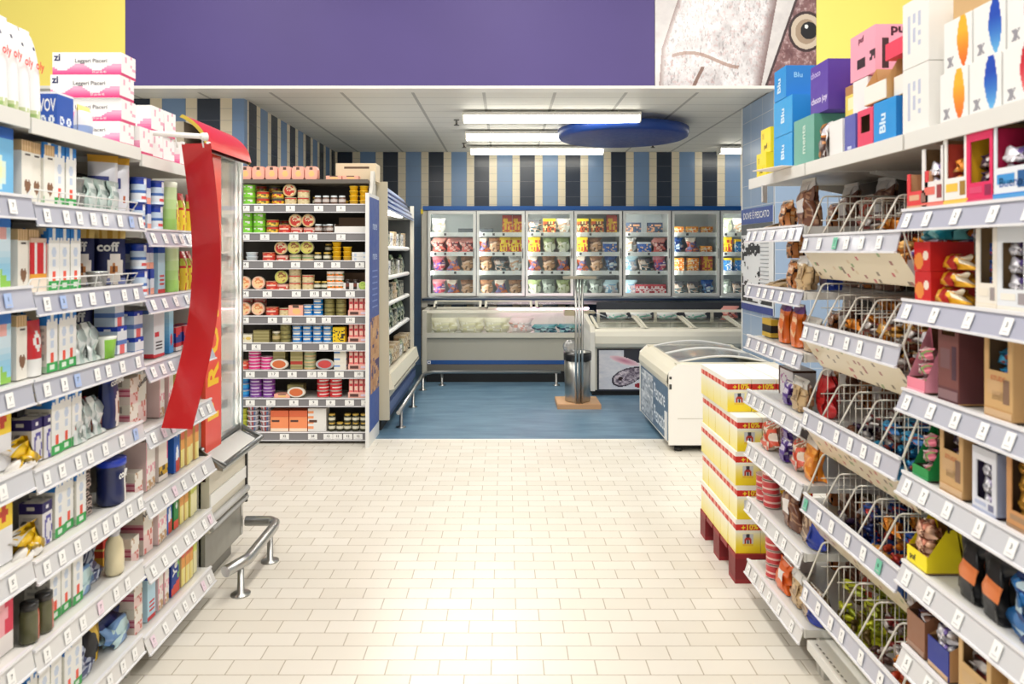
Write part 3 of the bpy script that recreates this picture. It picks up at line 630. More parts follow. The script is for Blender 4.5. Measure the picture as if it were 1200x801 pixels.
def counter():
    Y0 = 8.75; x0, x1 = PX(495, Y0), PX(696, Y0)
    t = thing('chest_counter', 'long grey chest freezer with glass front and blue stripe below doors', 'freezer', ((x0 + x1) / 2, Y0, 0)); W = x1 - x0; a, b = -W / 2, W / 2
    body = MB(); body.box(a, b, .02, .62, .14, .55, (168, 166, 154)); part('body', body, t, 'paint')
    s = MB(); s.box(a + .05, b, .005, .02, .225, .272, (24, 74, 140)); s.box(a + .06, a + .1, .003, .005, .23, .266, (240, 240, 240)); s.box(a + .07, a + .09, .002, .003, .24, .256, (24, 74, 140)); part('blue_stripe', s, t, 'gloss')
    l = MB(); l.box(a + .05, b, -.01, .02, .545, .605, (196, 194, 182)); l.box(a + .05, b, .006, .02, .14, .222, (104, 100, 92)); part('ledge', l, t, 'paint')
    p = MB(); p.box(a, a + .055, -.02, .62, .12, .87, (196, 192, 178)); part('end_post', p, t, 'paint')
    r_ = MB(); r_.box(a, b, -.015, .02, .845, .875, (236, 232, 216)); part('top_rail', r_, t, 'paint')
    part('front_glass', MB().box(a + .05, b, -.002, .004, .605, .845, W_), t, 'glass')
    i_ = MB(); i_.box(a + .055, b, .56, .6, .55, .87, (226, 224, 214)); i_.box(a + .055, b, .05, .56, .545, .56, (206, 206, 200)); part('well', i_, t, 'paint')
    lm = MB(); lm.box(a + .9, b, .52, .55, .85, .865, W_); part('pink_lamp', lm, t, 'ledp')
    part('plinth', MB().box(a + .04, b, .06, .6, 0, .14, (30, 29, 29)), t)
    for k in range(3):
        q0 = a + .1 + k * .64; q1 = q0 + .6; g = MB()
        for e in ((q0, q1, .875, .89), (q0, q1, .945, .96)): g.box(e[0], e[1], .3 if e[2] < .9 else .5, .34 if e[2] < .9 else .54, e[2], e[3], (226, 222, 206))
        for xx in (q0, q1 - .03): g.hexa([(xx, .3, .875), (xx + .03, .3, .875), (xx + .03, .54, .945), (xx, .54, .945), (xx, .3, .89), (xx + .03, .3, .89), (xx + .03, .54, .96), (xx, .54, .96)], (226, 222, 206))
        ld = part('sliding_lid', g, t, 'paint'); gl = MB(); gl.face([(q0, .32, .888), (q1, .32, .888), (q1, .52, .952), (q0, .52, .952)], W_); part('lid_glass', gl, ld, 'glass')
        part('lid_stop', MB().box(q0 + .03, q0 + .045, .29, .3, .875, .93, (90, 90, 88)), t)
    FR['glass chest'] = (Frame((x0, Y0 + .06, 0), 0), [.562], 0)
counter()
def chest():
    Y0 = 7.95; x0 = PX(697, Y0); W = 2.2
    t = thing('chest_freezer', 'cream chest freezer with fish picture beside the waste bin stand', 'freezer', (x0, Y0, 0))
    b = MB(); b.box(.0, W, .04, .74, .06, .56, (224, 220, 206)); part('body', b, t, 'paint')
    f = MB(); pr = [(.05, .52), (-.01, .54), (-.035, .58), (-.035, .66), (-.02, .71), (.03, .735)]
    for k in range(5): f.face([(0, pr[k][0], pr[k][1]), (W, pr[k][0], pr[k][1]), (W, pr[k + 1][0], pr[k + 1][1]), (0, pr[k + 1][0], pr[k + 1][1])], (234, 230, 214), True)
    f.box(0, W, .03, .72, .56, .72, (226, 222, 208)); part('rounded_rim', f, t, 'paint')
    e = MB(); e.box(-.05, 0, -.02, .76, .06, .7, (236, 234, 226)); e.hexa([(-.05, -.01, .7), (0, -.01, .7), (0, .76, .7), (-.05, .76, .7), (-.05, .04, .76), (0, .04, .76), (0, .76, .84), (-.05, .76, .84)], (226, 222, 208)); part('end_cap', e, t, 'paint')
    part('plinth', MB().box(-.02, W, .06, .7, 0, .06, (24, 24, 24)), t)
    ps = MB(); ps.box(.03, .98, .03, .04, .05, .515, (44, 46, 56))
    def fc(u, v):
        n1 = fbm(u * 3, v * 3, 3); c = mix((196, 200, 214), (240, 238, 240), n1)
        if v > .66 + .25 * abs(u - .4) and .3 < u < .62: c = (50, 52, 62)
        if math.hypot((u - .62) * 1.4, v - .78) < .17: c = mix((60, 80, 130), (170, 190, 222), n1)
        a, b = (u - .36) * 1.9, v - .34; p, q = a * .9 + b * .42, b * .9 - a * .42; d = math.hypot(p / .42, q / (.2 - .1 * p))
        if d < 1: c = mix((58, 46, 66), (236, 226, 232), fbm(u * 9, v * 6, 3.5) * 1.5 - .25) if d < .88 else (52, 44, 60)
        if d < 1 and math.hypot(p + .2, q - .02) < .05: c = (40, 10, 20)
        d2 = math.hypot((a + .1) / .34, (v - .7 + a * .3) / .09)
        if d2 < 1: c = mix((196, 120, 146), (240, 214, 220), d2)
        if math.hypot(u - .5, v - .1) < .07: c = (150, 30, 44)
        return c
    ps.grid(lambda u, v: (.05 + .91 * u, .0295, .07 + .43 * v), 90, 50, fc, False); part('fish_picture', ps, t)
    for k in range(4):
        q = .03 + k * .54; g = MB()
        for xx in (q, q + .5): g.hexa([(xx, .05, .725), (xx + .03, .05, .725), (xx + .03, .72, .80), (xx, .72, .80), (xx, .05, .74), (xx + .03, .05, .74), (xx + .03, .72, .82), (xx, .72, .82)], (230, 226, 210))
        g.hexa([(q, .05, .725), (q + .53, .05, .725), (q + .53, .08, .73), (q, .08, .73), (q, .05, .742), (q + .53, .05, .742), (q + .53, .08, .745), (q, .08, .745)], (236, 232, 216))
        ld = part('sliding_lid', g, t, 'paint'); gl = MB(); gl.face([(q + .03, .08, .738), (q + .5, .08, .738), (q + .5, .7, .81), (q + .03, .7, .81)], W_); part('lid_glass', gl, ld, 'glass')
    bk = MB(); bk.box(0.12, W, .72, .78, .06, .74, (216, 212, 198)); bk.box(0.12, W, .70, .79, .86, .885, (236, 232, 218)); part('back_rail', bk, t, 'paint')
    for k in range(4): part('rail_post', MB().box(.12 + k * .68, .15 + k * .68, .72, .76, .74, .86, (216, 212, 198)), t, 'paint')
    wl = MB(); wl.box(.16, W, .80, 1.1, .4, .75, (70, 74, 80)); wl.box(.16, W, 1.1, 1.12, .4, .95, (60, 64, 72)); part('back_well', wl, t, 'matte')
chest()
def island():
    X0, Y0, Y1, X1 = 1.30, 5.73, 6.95, 2.22
    t = thing('island_freezer', 'white island chest freezer with curved glass lids near the yellow pallet', 'freezer', (X0, Y0, 0)); W, L = X1 - X0, Y1 - Y0
    b = MB(); b.box(.0, W, .012, L - .012, .06, .56, (228, 226, 218)); part('body', b, t, 'paint')
    for y, nm in ((-.012, 'end_panel'), (L - .012, 'end_panel')):
        e = MB(); pts = [(-.01, .06), (W + .01, .06), (W + .01, .6), (W - .06, .695), (.06, .695), (-.01, .63)]
        e.face([(p[0], y, p[1]) for p in pts], (240, 238, 232)); e.face([(p[0], y + .024, p[1]) for p in pts][::-1], (240, 238, 232))
        for i in range(6): a, c = pts[i], pts[(i + 1) % 6]; e.face([(a[0], y, a[1]), (a[0], y + .024, a[1]), (c[0], y + .024, c[1]), (c[0], y, c[1])], (236, 232, 222))
        if y < 0: e.box(.06, W - .02, y - .002, y, .268, .272, (190, 186, 176)); e.box(-.006, .012, y - .003, y, .5, .54, (60, 60, 60)); e.box(-.006, .012, y - .003, y, .58, .6, (60, 60, 60))
        part(nm, e, t, 'paint')
    for sx in (0, 1):
        f = MB(); pr = [(.02, .5), (-.012, .52), (-.022, .56), (-.015, .61), (.02, .65), (.07, .69), (.12, .695)]
        for k in range(6):
            a, c = pr[k], pr[k + 1]; q = [(a[0], 0.012, a[1]), (c[0], .012, c[1]), (c[0], L - .012, c[1]), (a[0], L - .012, a[1])]
            if sx: q = [(W - p[0], p[1], p[2]) for p in q][::-1]
            f.face(q, (234, 228, 208), True)
        part('rounded_rim', f, t, 'paint')
    part('lid_frame', MB().box(.06, W - .06, .012, .1, .6, .698, (232, 226, 204)), t, 'paint'); part('lid_frame', MB().box(.06, W - .06, L - .1, L - .012, .6, .698, (232, 226, 204)), t, 'paint')
    for k in range(2):
        y0 = .1 + k * (L - .2) / 2; y1 = y0 + (L - .2) / 2; g = MB()
        P = lambda u, v: (.1 + (W - .2) * u, y0 + (y1 - y0) * v, .695 + .05 * sin(pi * u))
        g.grid(P, 12, 1, W_); ld = part('sliding_lid_glass', g, t, 'film')
        [part('lid_frame_bar', MB().tube([P(i / 12, vv) for i in range(13)], .01, (214, 214, 210), 6), ld, 'paint') for vv in (.02, .98)]
    w_ = MB(); w_.box(.1, W - .1, .1, L - .1, .56, .585, (150, 170, 190)); rr = random.Random(3)
    part('well', w_, t, 'paint')
    part('plinth', MB().box(.06, W - .06, .06, L - .06, 0.03, .06, (40, 40, 40)), t)
    for x, y in ((.08, .06), (W - .08, .06), (.08, L - .06), (W - .08, L - .06)): part('foot', MB().lathe([(.03, 0), (.03, .03)], (36, 36, 36), 10, cx=x, cy=y), t)
    ps = MB(); X = -.006; ps.box(X, X + .008, .05, L - .03, .08, .5, (96, 120, 144))
    ps.grid(lambda u, v: (X - .0005, .62 + (L - .68) * u, .09 + .4 * v), 20, 20, lambda u, v: mix((84, 100, 118), (236, 238, 240), 1.6 * fbm(u * 2, v * 5, 3) - .2), False, True)
    ps.text('Pescare', .19, (236, 242, 248), (X - .001, .36, .38), (0, -1, 0), (0, 0, 1), .01, sx=.75); ps.text('Pescato', .19, (236, 242, 248), (X - .001, .36, .19), (0, -1, 0), (0, 0, 1), .01, sx=.75)
    part('side_poster', ps, t); part('rail_trim', MB().box(-.012, .0, .06, .14, .08, .3, (226, 228, 228)), t)
island()

# ------------------------------------------------------------------ bin, bag stand, pallet
BX, BY = PX(676, 7.55), 7.5
bd = MB(); bd.box(-.22, .22, -.21, .2, 0.0, .045, (196, 152, 112)); bd.box(-.215, .215, -.195, .195, .045, .05, (206, 164, 124))
st_ = thing('bag_stand', 'wooden base board with tall steel pole stand behind the bin', 'stand', (BX, BY, 0)); part('base_board', bd, st_)
for k, (x, y) in enumerate(((-.032, -.178), (.0, -.184), (.032, -.178))):
    part('pole', MB().lathe([(.012, .05), (.012, 1.33)], (190, 190, 186), 10, cx=x, cy=y), st_, 'metal')
h = MB(); h.box(-.16, .17, -.22, -.10, 1.31, 1.335, (196, 192, 178)); part('top_plate', h, st_, 'metal')
h = MB(); h.box(-.15, -.048, -.22, -.08, .94, .995, (196, 190, 170)); part('bag_box', h, st_, 'metal'); h = MB(); h.box(.05, .16, -.19, -.06, .96, .98, (196, 192, 180)); h.tube([(.16, -.18, .97), (.27, -.18, .93)], .006, W_); part('side_arm', h, st_, 'metal')
bn = MB(); bn.lathe([(.125, .0), (.13, .01), (.138, .5), (.13, .5), (.122, .02), (.0, .02)], (178, 178, 174), 24)
b_ = thing('waste_bin', 'round steel waste bin with black liner on wooden board', 'bin', (BX, BY - .02, .051)); part('drum', bn, b_, 'metal')
ln = MB(); ln.lathe([(.128, .3), (.1335, .5), (.1425, .505), (.145, .47), (.143, .42)], (22, 22, 24), 24, cap=False); part('bin_liner', ln, b_, 'gloss', 'black bin liner folded over the rim')
bgm = MB(); bgm.grid(lambda u, v: ((.055 + .02 * sin(9 * u * pi)) * sin(pi * v) * cos(2 * pi * u) - .08, (.045 + .015 * sin(7 * u * pi)) * sin(pi * v) * sin(2 * pi * u) - .03, .56 - .07 * cos(pi * v) + .015 * sin(8 * u * pi) * sin(pi * v)), 18, 10, (230, 232, 232))
thing('plastic_bag', 'crumpled clear plastic bag sticking out of the waste bin', 'bag', (BX, BY - .02, .05), data=bgm.mesh('plastic_bag', 'film'))
def pallet():
    t = thing('pallet', 'dark red pallet on the cream floor below yellow packs', 'pallet', (1.10, 3.47, 0)); W, L = .40, .62; c = (146, 34, 40)
    for k in range(5): part('top_board', MB().box(0, W, k * .128, k * .128 + .108, .118, .14, c), t)
    for k, y in enumerate((0, L / 2 - .05, L - .1)):
        part('bottom_board', MB().box(0, W, y, y + .1, 0, .02, c), t)
        for j, x in enumerate((0, W / 2 - .05, W - .1)): part('block', MB().box(x, x + .1, y, y + .1, .02, .118, (126, 28, 34)), t)
pallet()
# ------------------------------------------------------------------ goods: one prototype per kind, copies share its meshes
KINDS = {}
class Kind:
    def __init__(s, name, desc, cat, size, root, parts=()):
        s.name, s.desc, s.cat, s.size, s.root, s.parts = name, desc, cat, size, root, parts
def K(key, name, desc, cat, size, root, parts=()):
    KINDS[key] = Kind(name, desc, cat, size, root, parts)
def vb(v, *st):
    for lim, c in st:
        if v < lim: return c
    return st[-1][1]
def rnd(*a): x = sin(sum(v * k for v, k in zip(a, (12.9898, 78.233, 37.719)))) * 43758.5453; return x - math.floor(x)
def lines(u, v, bg, ink, n=9, lo=.2, hi=.8, um=.12):
    if um < u < 1 - um and lo < v < hi and int(v * n * 2) % 2 == 0 and rnd(int(u * 14), int(v * n * 2)) > .25: return ink
    return bg
def boxm(name, w, d, h, fn, nf=(8, 12), ns=(6, 12), mat='print', tilt=0, shape=None):
    b = MB(); f2 = lambda k: (lambda u, v: fn(k, u, v))
    b.grid(lambda u, v: (-w / 2 + w * u, 0, h * v), nf[0], nf[1], f2('F'), False)
    b.grid(lambda u, v: (w / 2, d * u, h * v), ns[0], ns[1], f2('R'), False)
    b.grid(lambda u, v: (-w / 2, d * (1 - u), h * v), ns[0], ns[1], f2('L'), False)
    b.grid(lambda u, v: (w / 2 - w * u, d, h * v), 1, 1, f2('K'), False)
    b.grid(lambda u, v: (-w / 2 + w * u, d * v, h), nf[0], ns[0], f2('T'), False)
    b.grid(lambda u, v: (-w / 2 + w * u, d * (1 - v), 0), 1, 1, f2('B'), False)
    return b.mesh(name, mat)
def txt(s, size, col, at, right=(1, 0, 0), up=(0, 0, 1), bold=.02, sx=1.0): return (s, size, col, at, right, up, bold, sx)
def lettering(*items):
    b = MB()
    for (s, size, col, at, r, u, bo, sx) in items: b.text(s, size, col, at, r, u, bo, sx=sx)
    return ('lettering', b.mesh('lettering', 'print'), None)
def tinm(name, r, h, fn, seg=18, mat='gloss', lid=(214, 210, 196), nb=6, rim=.003):
    b = MB(); z0, z1 = .004, h - .004
    pr = [(r * .9, 0), (r, .002), (r, z0)] + [(r - rim * .5, z0 + (z1 - z0) * (k / nb)) for k in range(0, nb + 1)] + [(r, z1), (r, h), (r - rim, h), (r - rim * 1.3, h - .003), (.0001, h - .003)]
    def c(a, j):
        if j < 3: return lid
        if j < 3 + nb: return fn(a, (j - 3 + .5) / nb)
        return lid
    b.lathe(pr, c, seg); return b.mesh(name, mat)
def lathem(name, prof, fn, seg=14, mat='gloss', **k): return MB().lathe(prof, fn, seg, **k).mesh(name, mat)
def pouchm(name, w, h, t, fn, nu=8, nv=12, mat='gloss', lump=0.0, lean=0.0, seal=.05, seed=1, gus=.85):
    b = MB(); q = seed * 3.1; lump *= .5
    def th(u, v):
        e = (1 - abs(2 * u - 1) ** 3.0); top = max(0, 1 - ((v) / (1 - seal)) ** 3) if v < 1 - seal else 0
        bot = gus + (1 - gus) * min(1, v / .25); return t / 2 * (e ** .6) * (top ** .6) * bot + .0012
    def nz(u, v): return lump * (hash_noise(u * 3 + q, v * 4 + q, 1.4) - .5) * min(1, 6 * (1 - v), 6 * v + .2)
    def side(sg):
        def P(u, v):
            ww = w * (1 - .06 * sin(pi * v) + .02 * sin(v * 9 + q)); y = sg * (th(u, v) + abs(nz(u + sg, v)) * (1 if lump else 0)); 
            return (-ww / 2 + ww * u + nz(v, u + 5) * .4, t / 2 + y + lean * v * v, h * v + (nz(u, v + 3) * .3 if .1 < v < .8 else 0))
        return P
    b.grid(side(-1), nu, nv, lambda u, v: fn(u, v), True); b.grid(side(1), nu, nv, lambda u, v: fn(1 - u, v), True, True)
    m = b.mesh(name, mat); return m
def traym(name, w, d, h, lip, out, inn=(150, 120, 86), th=.003, mat='print', cut=.5, topback=None):
    """open-fronted shelf carton: low front lip, sides that step up to full height at the back"""
    b = MB(); hb = topback or h
    F = lambda k: out(k) if callable(out) else out
    b.box(-w / 2, w / 2, 0, d, 0, th, inn); b.box(-w / 2, w / 2, 0, th, th, lip, F('F'), {'K': inn}); b.box(-w / 2, w / 2, d - th, d, th, hb, inn, {'K': F('K')})
    for s in (-1, 1):
        x0, x1 = (-w / 2, -w / 2 + th) if s < 0 else (w / 2 - th, w / 2); o, i = ('L', 'R') if s < 0 else ('R', 'L')
        c = {o: F(o), i: inn}
        b.box(x0, x1, th, d * cut, th, lip, inn, c)
        p = [(x0, d * cut, th), (x1, d * cut, th), (x1, d - th, th), (x0, d - th, th), (x0, d * (cut - .12), h), (x1, d * (cut - .12), h), (x1, d - th, h), (x0, d - th, h)]
        k0 = len(b.f); b.hexa(p, inn); b.c[k0 + (3 if s < 0 else 1)] = F(o); b.c[k0] = F(o)
        b.face([(x0 if s < 0 else x1, th + .0005, lip), (x0 if s < 0 else x1, d * cut, lip), (x0 if s < 0 else x1, d * (cut - .12), h)][::(1 if s > 0 else -1)], F(o))
    return b.mesh(name, mat)
def framem(name, w, d, h, lip, post, out, inn=(120, 96, 70), th=.003, mat='print', top=.02, prt=()):
    """carton with a window: front frame (two posts, lip, header) and full sides"""
    b = MB(); F = lambda k: out(k) if callable(out) else out
    b.box(-w / 2, w / 2, 0, d, 0, th, inn); b.box(-w / 2, w / 2, d - th, d, th, h, inn, {'K': F('K')})
    b.box(-w / 2, w / 2, 0, th, th, lip, F('F'), {'K': inn})
    if top: b.box(-w / 2 + post, w / 2 - post, 0, th, h - top, h, F('F'), {'K': inn}); b.box(-w / 2, w / 2, th, d - th, h - th, h, F('T'), {'B': inn})
    for (u0, u1, v0, v1, c) in prt: b.face([(-w / 2 + w * u0, -.0006, lip * v0), (-w / 2 + w * u1, -.0006, lip * v0), (-w / 2 + w * u1, -.0006, lip * v1), (-w / 2 + w * u0, -.0006, lip * v1)], c)
    for s in (-1, 1):
        b.box(s * w / 2 - (0 if s < 0 else post), s * w / 2 + (post if s < 0 else 0), 0, th, lip, h, F('F'), {'K': inn})
        b.box(s * w / 2 - (0 if s < 0 else th), s * w / 2 + (th if s < 0 else 0), th, d - th, th, h, inn, {('L' if s < 0 else 'R'): F('L' if s < 0 else 'R')})
    return b.mesh(name, mat)
E = '_'
# --- left row
def f_milk(k, u, v):
    if k == 'F':
        if v < .15: return (58, 168, 84) if not (.25 < u < .75 and .04 < v < .11) else (225, 240, 225)
        if v < .17: return (40, 150, 70)
        if .17 < v < .30 and abs(u - .5) < .16: return (242, 92, 70)
        if v > .80 + .05 * sin(u * 9) and not (.38 < u < .62): return (38, 126, 205)
        if math.hypot((u - .5), (v - .62) * 2.2) < .2 or math.hypot((u - .5), (v - .45) * 3) < .18: return (206, 218, 238)
        return (246, 246, 244)
    if k in 'LR':
        if v > .76:
            return (206, 196, 172) if abs(u - .5) < (v - .76) * 1.9 else (40, 120, 200)
        if v < .12: return (170, 200, 168)
        return lines(u, v, (222, 220, 210), (178, 178, 172), 11, .2, .68)
    return (40, 120, 200) if k == 'T' else W_
K('milk', 'milk_carton', 'blue topped white milk carton', 'milk carton', (.052, .08, .192), boxm('milk_carton', .052, .08, .192, f_milk, (14, 26), (10, 20)))
def f_heart(k, u, v):
    if k == 'F':
        if v > .82: return (198, 160, 110) if int(u * 8) % 2 else (222, 190, 146)
        if .76 < v < .8 and .3 < u < .8: return (70, 60, 60)
        x, y = (u - .55) * 3.2, (v - .25) * 8.5
        if (x * x + y * y - .7) ** 3 - x * x * y ** 3 < 0: return (136, 98, 72)
    return (244, 240, 230) if v < .82 or k == 'B' else (206, 172, 124)
K('heart', 'drink_carton', 'white drink carton with brown heart', 'carton', (.046, .06, .185), boxm('drink_carton', .046, .06, .185, f_heart, (16, 34)))
def f_sky(k, u, v):
    if k == 'F':
        if v > .84: return (56, 120, 205)
        if .7 < v < .84 and .25 < u < .75: return (240, 180, 176)
        if v < .16 + .1 * sin(u * 5): return (150, 206, 90) if u > .4 else (232, 236, 240)
        return mix((214, 234, 246), (150, 208, 238), .5 + .5 * sin(v * 8))
    return mix((200, 226, 244), (150, 200, 236), v)
K('sky', 'drink_carton', 'light blue drink carton', 'carton', (.07, .08, .20), boxm('drink_carton', .07, .08, .20, f_sky))
def f_bl(k, u, v):
    if k == 'F':
        d = math.hypot(u - .5, (v - .35) * 1.3)
        if d < .3: return mix((250, 240, 170), (210, 240, 250), d * 3)
        if v > .8 and u > .5: return (40, 100, 190)
        return (120, 190, 235)
    return (90, 160, 220)
K('bluepack', 'drink_pack', 'large pale blue drink pack', 'pack', (.12, .1, .19), boxm('drink_pack', .12, .1, .19, f_bl))
K('redstick', 'drink_carton', 'red topped slim white carton', 'carton', (.042, .05, .16), boxm('drink_carton', .042, .05, .16, lambda k, u, v: vb(v, (.22, (250, 236, 220)), (.3, (240, 170, 60)), (.9, (212, 38, 46) if not (.4 < u < .6 and k == 'F') else W_), (1.1, (230, 200, 180)))))
K('redpouch', 'coffee_sachet', 'red sachet with white foot', 'sachet', (.06, .035, .165), pouchm('coffee_sachet', .06, .165, .035, lambda u, v: W_ if v < .3 or (abs(math.hypot(u - .5, (v - .62) * 1.5) - .2) < .06) else (208, 40, 48), 10, 16))
def f_cof(u, v):
    if v > .86: return (206, 160, 66) if int(u * 17) % 2 else (236, 206, 130)
    d = math.hypot(u - .62, (v - .27) * 1.1)
    if d < .12: return (110, 60, 36) if d < .08 else (200, 130, 70)
    if math.hypot(u - .66, (v - .3) * .9) < .25: return (240, 232, 224)
    if v < .1: return (130, 140, 190)
    return (34, 40, 84) if v < .84 else (206, 160, 66)
K('creamer', 'creamer_pouch', 'navy creamer pouch with gold top', 'pouch', (.105, .05, .20), pouchm('creamer_pouch', .105, .20, .05, f_cof, 12, 18, 'foil'), (lettering(txt('coff', .046, W_, (-.008, -.004, .135), (1, 0, 0), (0, .05, 1), .03)),))
K('creamer2', 'creamer_pouch', 'white and blue creamer pouch', 'pouch', (.10, .05, .205), pouchm('creamer_pouch', .10, .205, .05, lambda u, v: (224, 170, 60) if v > .88 else ((66, 74, 140) if .45 < v < .6 and u < .7 else ((190, 100, 60) if .18 < v < .34 and .3 < u < .8 and int(u * 20) % 2 else (232, 232, 240))), 12, 16, 'foil'))
K('foilsachet', 'foil_sachet', 'clear glossy sachet', 'sachet', (.06, .02, .11), pouchm('foil_sachet', .06, .11, .02, lambda u, v: (218, 230, 226) if rnd(int(u * 5), int(v * 6)) > .3 else (170, 190, 184), mat='foil', lump=.008))
K('cleartub', 'clear_tub', 'small clear tub', 'tub', (.07, .07, .05), lathem('clear_tub', [(.026, 0), (.034, .045), (.035, .05), (.033, .05), (.025, .003), (.0, .003)], lambda a, j: (226, 236, 228), 16, 'film'), (('foil_lid', lathem('foil_lid', [(.0345, .049), (.035, .052), (.0, .053)], (214, 222, 216), 16, 'foil'), None),))
K('greentub', 'yogurt_cup', 'white cup with lime label', 'cup', (.075, .075, .075), lathem('yogurt_cup', [(.028, 0), (.034, .065), (.036, .07), (.036, .075), (0, .075)], lambda a, j: (140, 205, 60) if j == 0 and .3 < a < .62 else (236, 240, 232), 16))
K('openbox', 'cardboard_box', 'small open brown cardboard box', 'box', (.1, .09, .1), traym('cardboard_box', .1, .09, .1, .085, (188, 150, 106), (120, 92, 64)))
def f_can(a, v): return vb(v, (.10, (212, 226, 240)), (.22, (224, 90, 90) if .4 < a < .6 else (226, 232, 240)), (.42, (230, 236, 244)), (.5, (70, 110, 180)), (.72, (196, 214, 234)), (1.1, (24, 58, 160) if not .44 < a < .56 else (236, 240, 250)))
K('blucan', 'drink_tin', 'white and blue drink tin', 'tin', (.062, .062, .098), tinm('drink_tin', .03, .098, f_can, 18, nb=8, lid=(30, 60, 150)))
def f_bluebox(k, u, v):
    if k == 'T': return (24, 60, 170)
    if v > .8: return (28, 66, 180) if not (.35 < u < .65 and .86 < v < .95) else (235, 240, 250)
    if .36 < v < .48: return (96, 130, 196)
    return (196, 216, 238) if k != 'F' else ((232, 238, 246) if v > .3 or not .3 < u < .8 else (232, 110, 110))
K('bluebox', 'wafer_box', 'light blue box with dark blue top', 'box', (.062, .075, .098), boxm('wafer_box', .062, .075, .098, f_bluebox))
K('thinblue', 'biscuit_box', 'slim dark blue and white box', 'box', (.03, .09, .1), boxm('biscuit_box', .03, .09, .1, lambda k, u, v: vb(v, (.25, (240, 170, 150) if k == 'F' else (170, 184, 214)), (.6, (222, 232, 244)), (1.1, (36, 70, 170))), (4, 8)))
K('tallblue', 'cereal_box', 'tall pale blue box with red stripes', 'box', (.06, .09, .195), boxm('cereal_box', .06, .09, .195, lambda k, u, v: (210, 60, 60) if k == 'F' and ((v < .08) or (.16 < v < .42 and int(v * 24) % 2 == 0 and .2 < u < .9)) else ((30, 80, 180) if v > .84 else (186, 220, 238)), (8, 24)))
K('hhbox', 'cereal_box', 'white box with red foot', 'box', (.085, .09, .19), boxm('cereal_box', .085, .09, .19, lambda k, u, v: (206, 50, 60) if v < .07 or (k == 'F' and .42 < v < .55 and .1 < u < .5) else ((60, 50, 56) if k == 'F' and .15 < v < .32 and int(v * 30) % 2 and .2 < u < .8 else ((70, 100, 160) if v > .93 else (226, 232, 236))), (10, 30)))
K('cyanbox', 'cereal_box', 'slim cyan box with red dot', 'box', (.04, .09, .19), boxm('cereal_box', .04, .09, .19, lambda k, u, v: (220, 60, 70) if k == 'F' and math.hypot((u - .5) * .5, v - .3) < .12 else mix((60, 150, 220), (210, 236, 246), v), (8, 24)))
K('greencan', 'snack_tube', 'tall pale green snack tube', 'tube', (.07, .07, .205), lathem('snack_tube', [(.03, 0), (.0325, .004), (.0325, .05), (.0325, .09), (.0325, .13), (.0325, .18), (.034, .182), (.034, .2), (.032, .203), (0, .203)], lambda a, j: (232, 234, 216) if j >= 5 else ((150, 84, 60) if j == 2 and .5 < a < .62 else mix((150, 205, 90), (224, 234, 196), j / 5)), 18))
K('fruit', 'fruit_drink', 'yellow fruit drink pack with red berries', 'drink', (.05, .05, .17), pouchm('fruit_drink', .05, .17, .05, lambda u, v: (206, 40, 50) if rnd(int(u * 6), int(v * 11)) > .72 else ((240, 214, 60) if v < .55 else ((200, 210, 70) if v < .8 else (232, 150, 130))), 10, 16))
K('redmix', 'snack_box', 'red and blue snack box', 'box', (.05, .08, .1), boxm('snack_box', .05, .08, .1, lambda k, u, v: (40, 60, 150) if .3 < v < .55 + .2 * u else ((214, 50, 60) if v > .2 else (240, 230, 230))))
def f_pinkb(k, u, v):
    if k in 'LK': return vb(v, (.3, (222, 206, 196)), (.36, (180, 70, 100)), (.52, (214, 150, 160)), (.56, (180, 70, 100)), (.62, (214, 150, 160)), (1.1, (222, 214, 198))) if not (math.hypot(u - .5, (v - .82) * .6) < .09) else (150, 140, 130)
    if k == 'F':
        n = rnd(int(u * 7), int(v * 9)); return (214, 120, 110) if n > .8 and v < .45 else ((190, 150, 110) if n > .9 else ((240, 210, 206) if v < .4 else (242, 236, 226)))
    return (236, 228, 216)
K('pinkbox', 'biscuit_box', 'cream and pink biscuit box', 'box', (.06, .08, .098), boxm('biscuit_box', .06, .08, .098, f_pinkb, (10, 12), (8, 16)))
K('pinktall', 'biscuit_box', 'tall cream and pink biscuit box', 'box', (.07, .09, .195), boxm('biscuit_box', .07, .09, .195, f_pinkb, (10, 18), (8, 20)), (lettering(txt('Novità', .03, (60, 50, 56), (0, -.0006, .16), (1, 0, .35), (0, 0, 1), .03)),))
K('slimpink', 'biscuit_box', 'slim white box with pink edges', 'box', (.04, .09, .19), boxm('biscuit_box', .04, .09, .19, lambda k, u, v: ((232, 160, 176) if u < .14 or (.3 < v < .5 and rnd(int(u * 5), int(v * 16)) > .6) else ((204, 164, 120) if v < .2 and rnd(int(u * 8), int(v * 20)) > .4 else (244, 238, 232))) if k == 'F' else (232, 206, 204), (8, 20)))
K('yelbox', 'biscuit_box', 'white box with golden biscuits', 'box', (.075, .09, .195), boxm('biscuit_box', .075, .09, .195, lambda k, u, v: ((216, 170, 40) if rnd(int(u * 8), int(v * 18)) > .4 else (90, 70, 40)) if k == 'F' and .12 < v < .32 else ((226, 90, 130) if k == 'F' and u > .85 and v > .4 else (244, 234, 226)), (10, 20)))
K('olabox', 'biscuit_box', 'blue and white biscuit box', 'box', (.05, .09, .195), boxm('biscuit_box', .05, .09, .195, lambda k, u, v: ((206, 70, 50) if v < .2 + .1 * u and u > .3 else ((240, 244, 250) if math.hypot((u - .6), (v - .3)) < .26 or math.hypot((u - .55) * 1, (v - .85) * 3) < .25 else (26, 92, 180))) if k == 'F' else (30, 90, 180), (12, 28)))
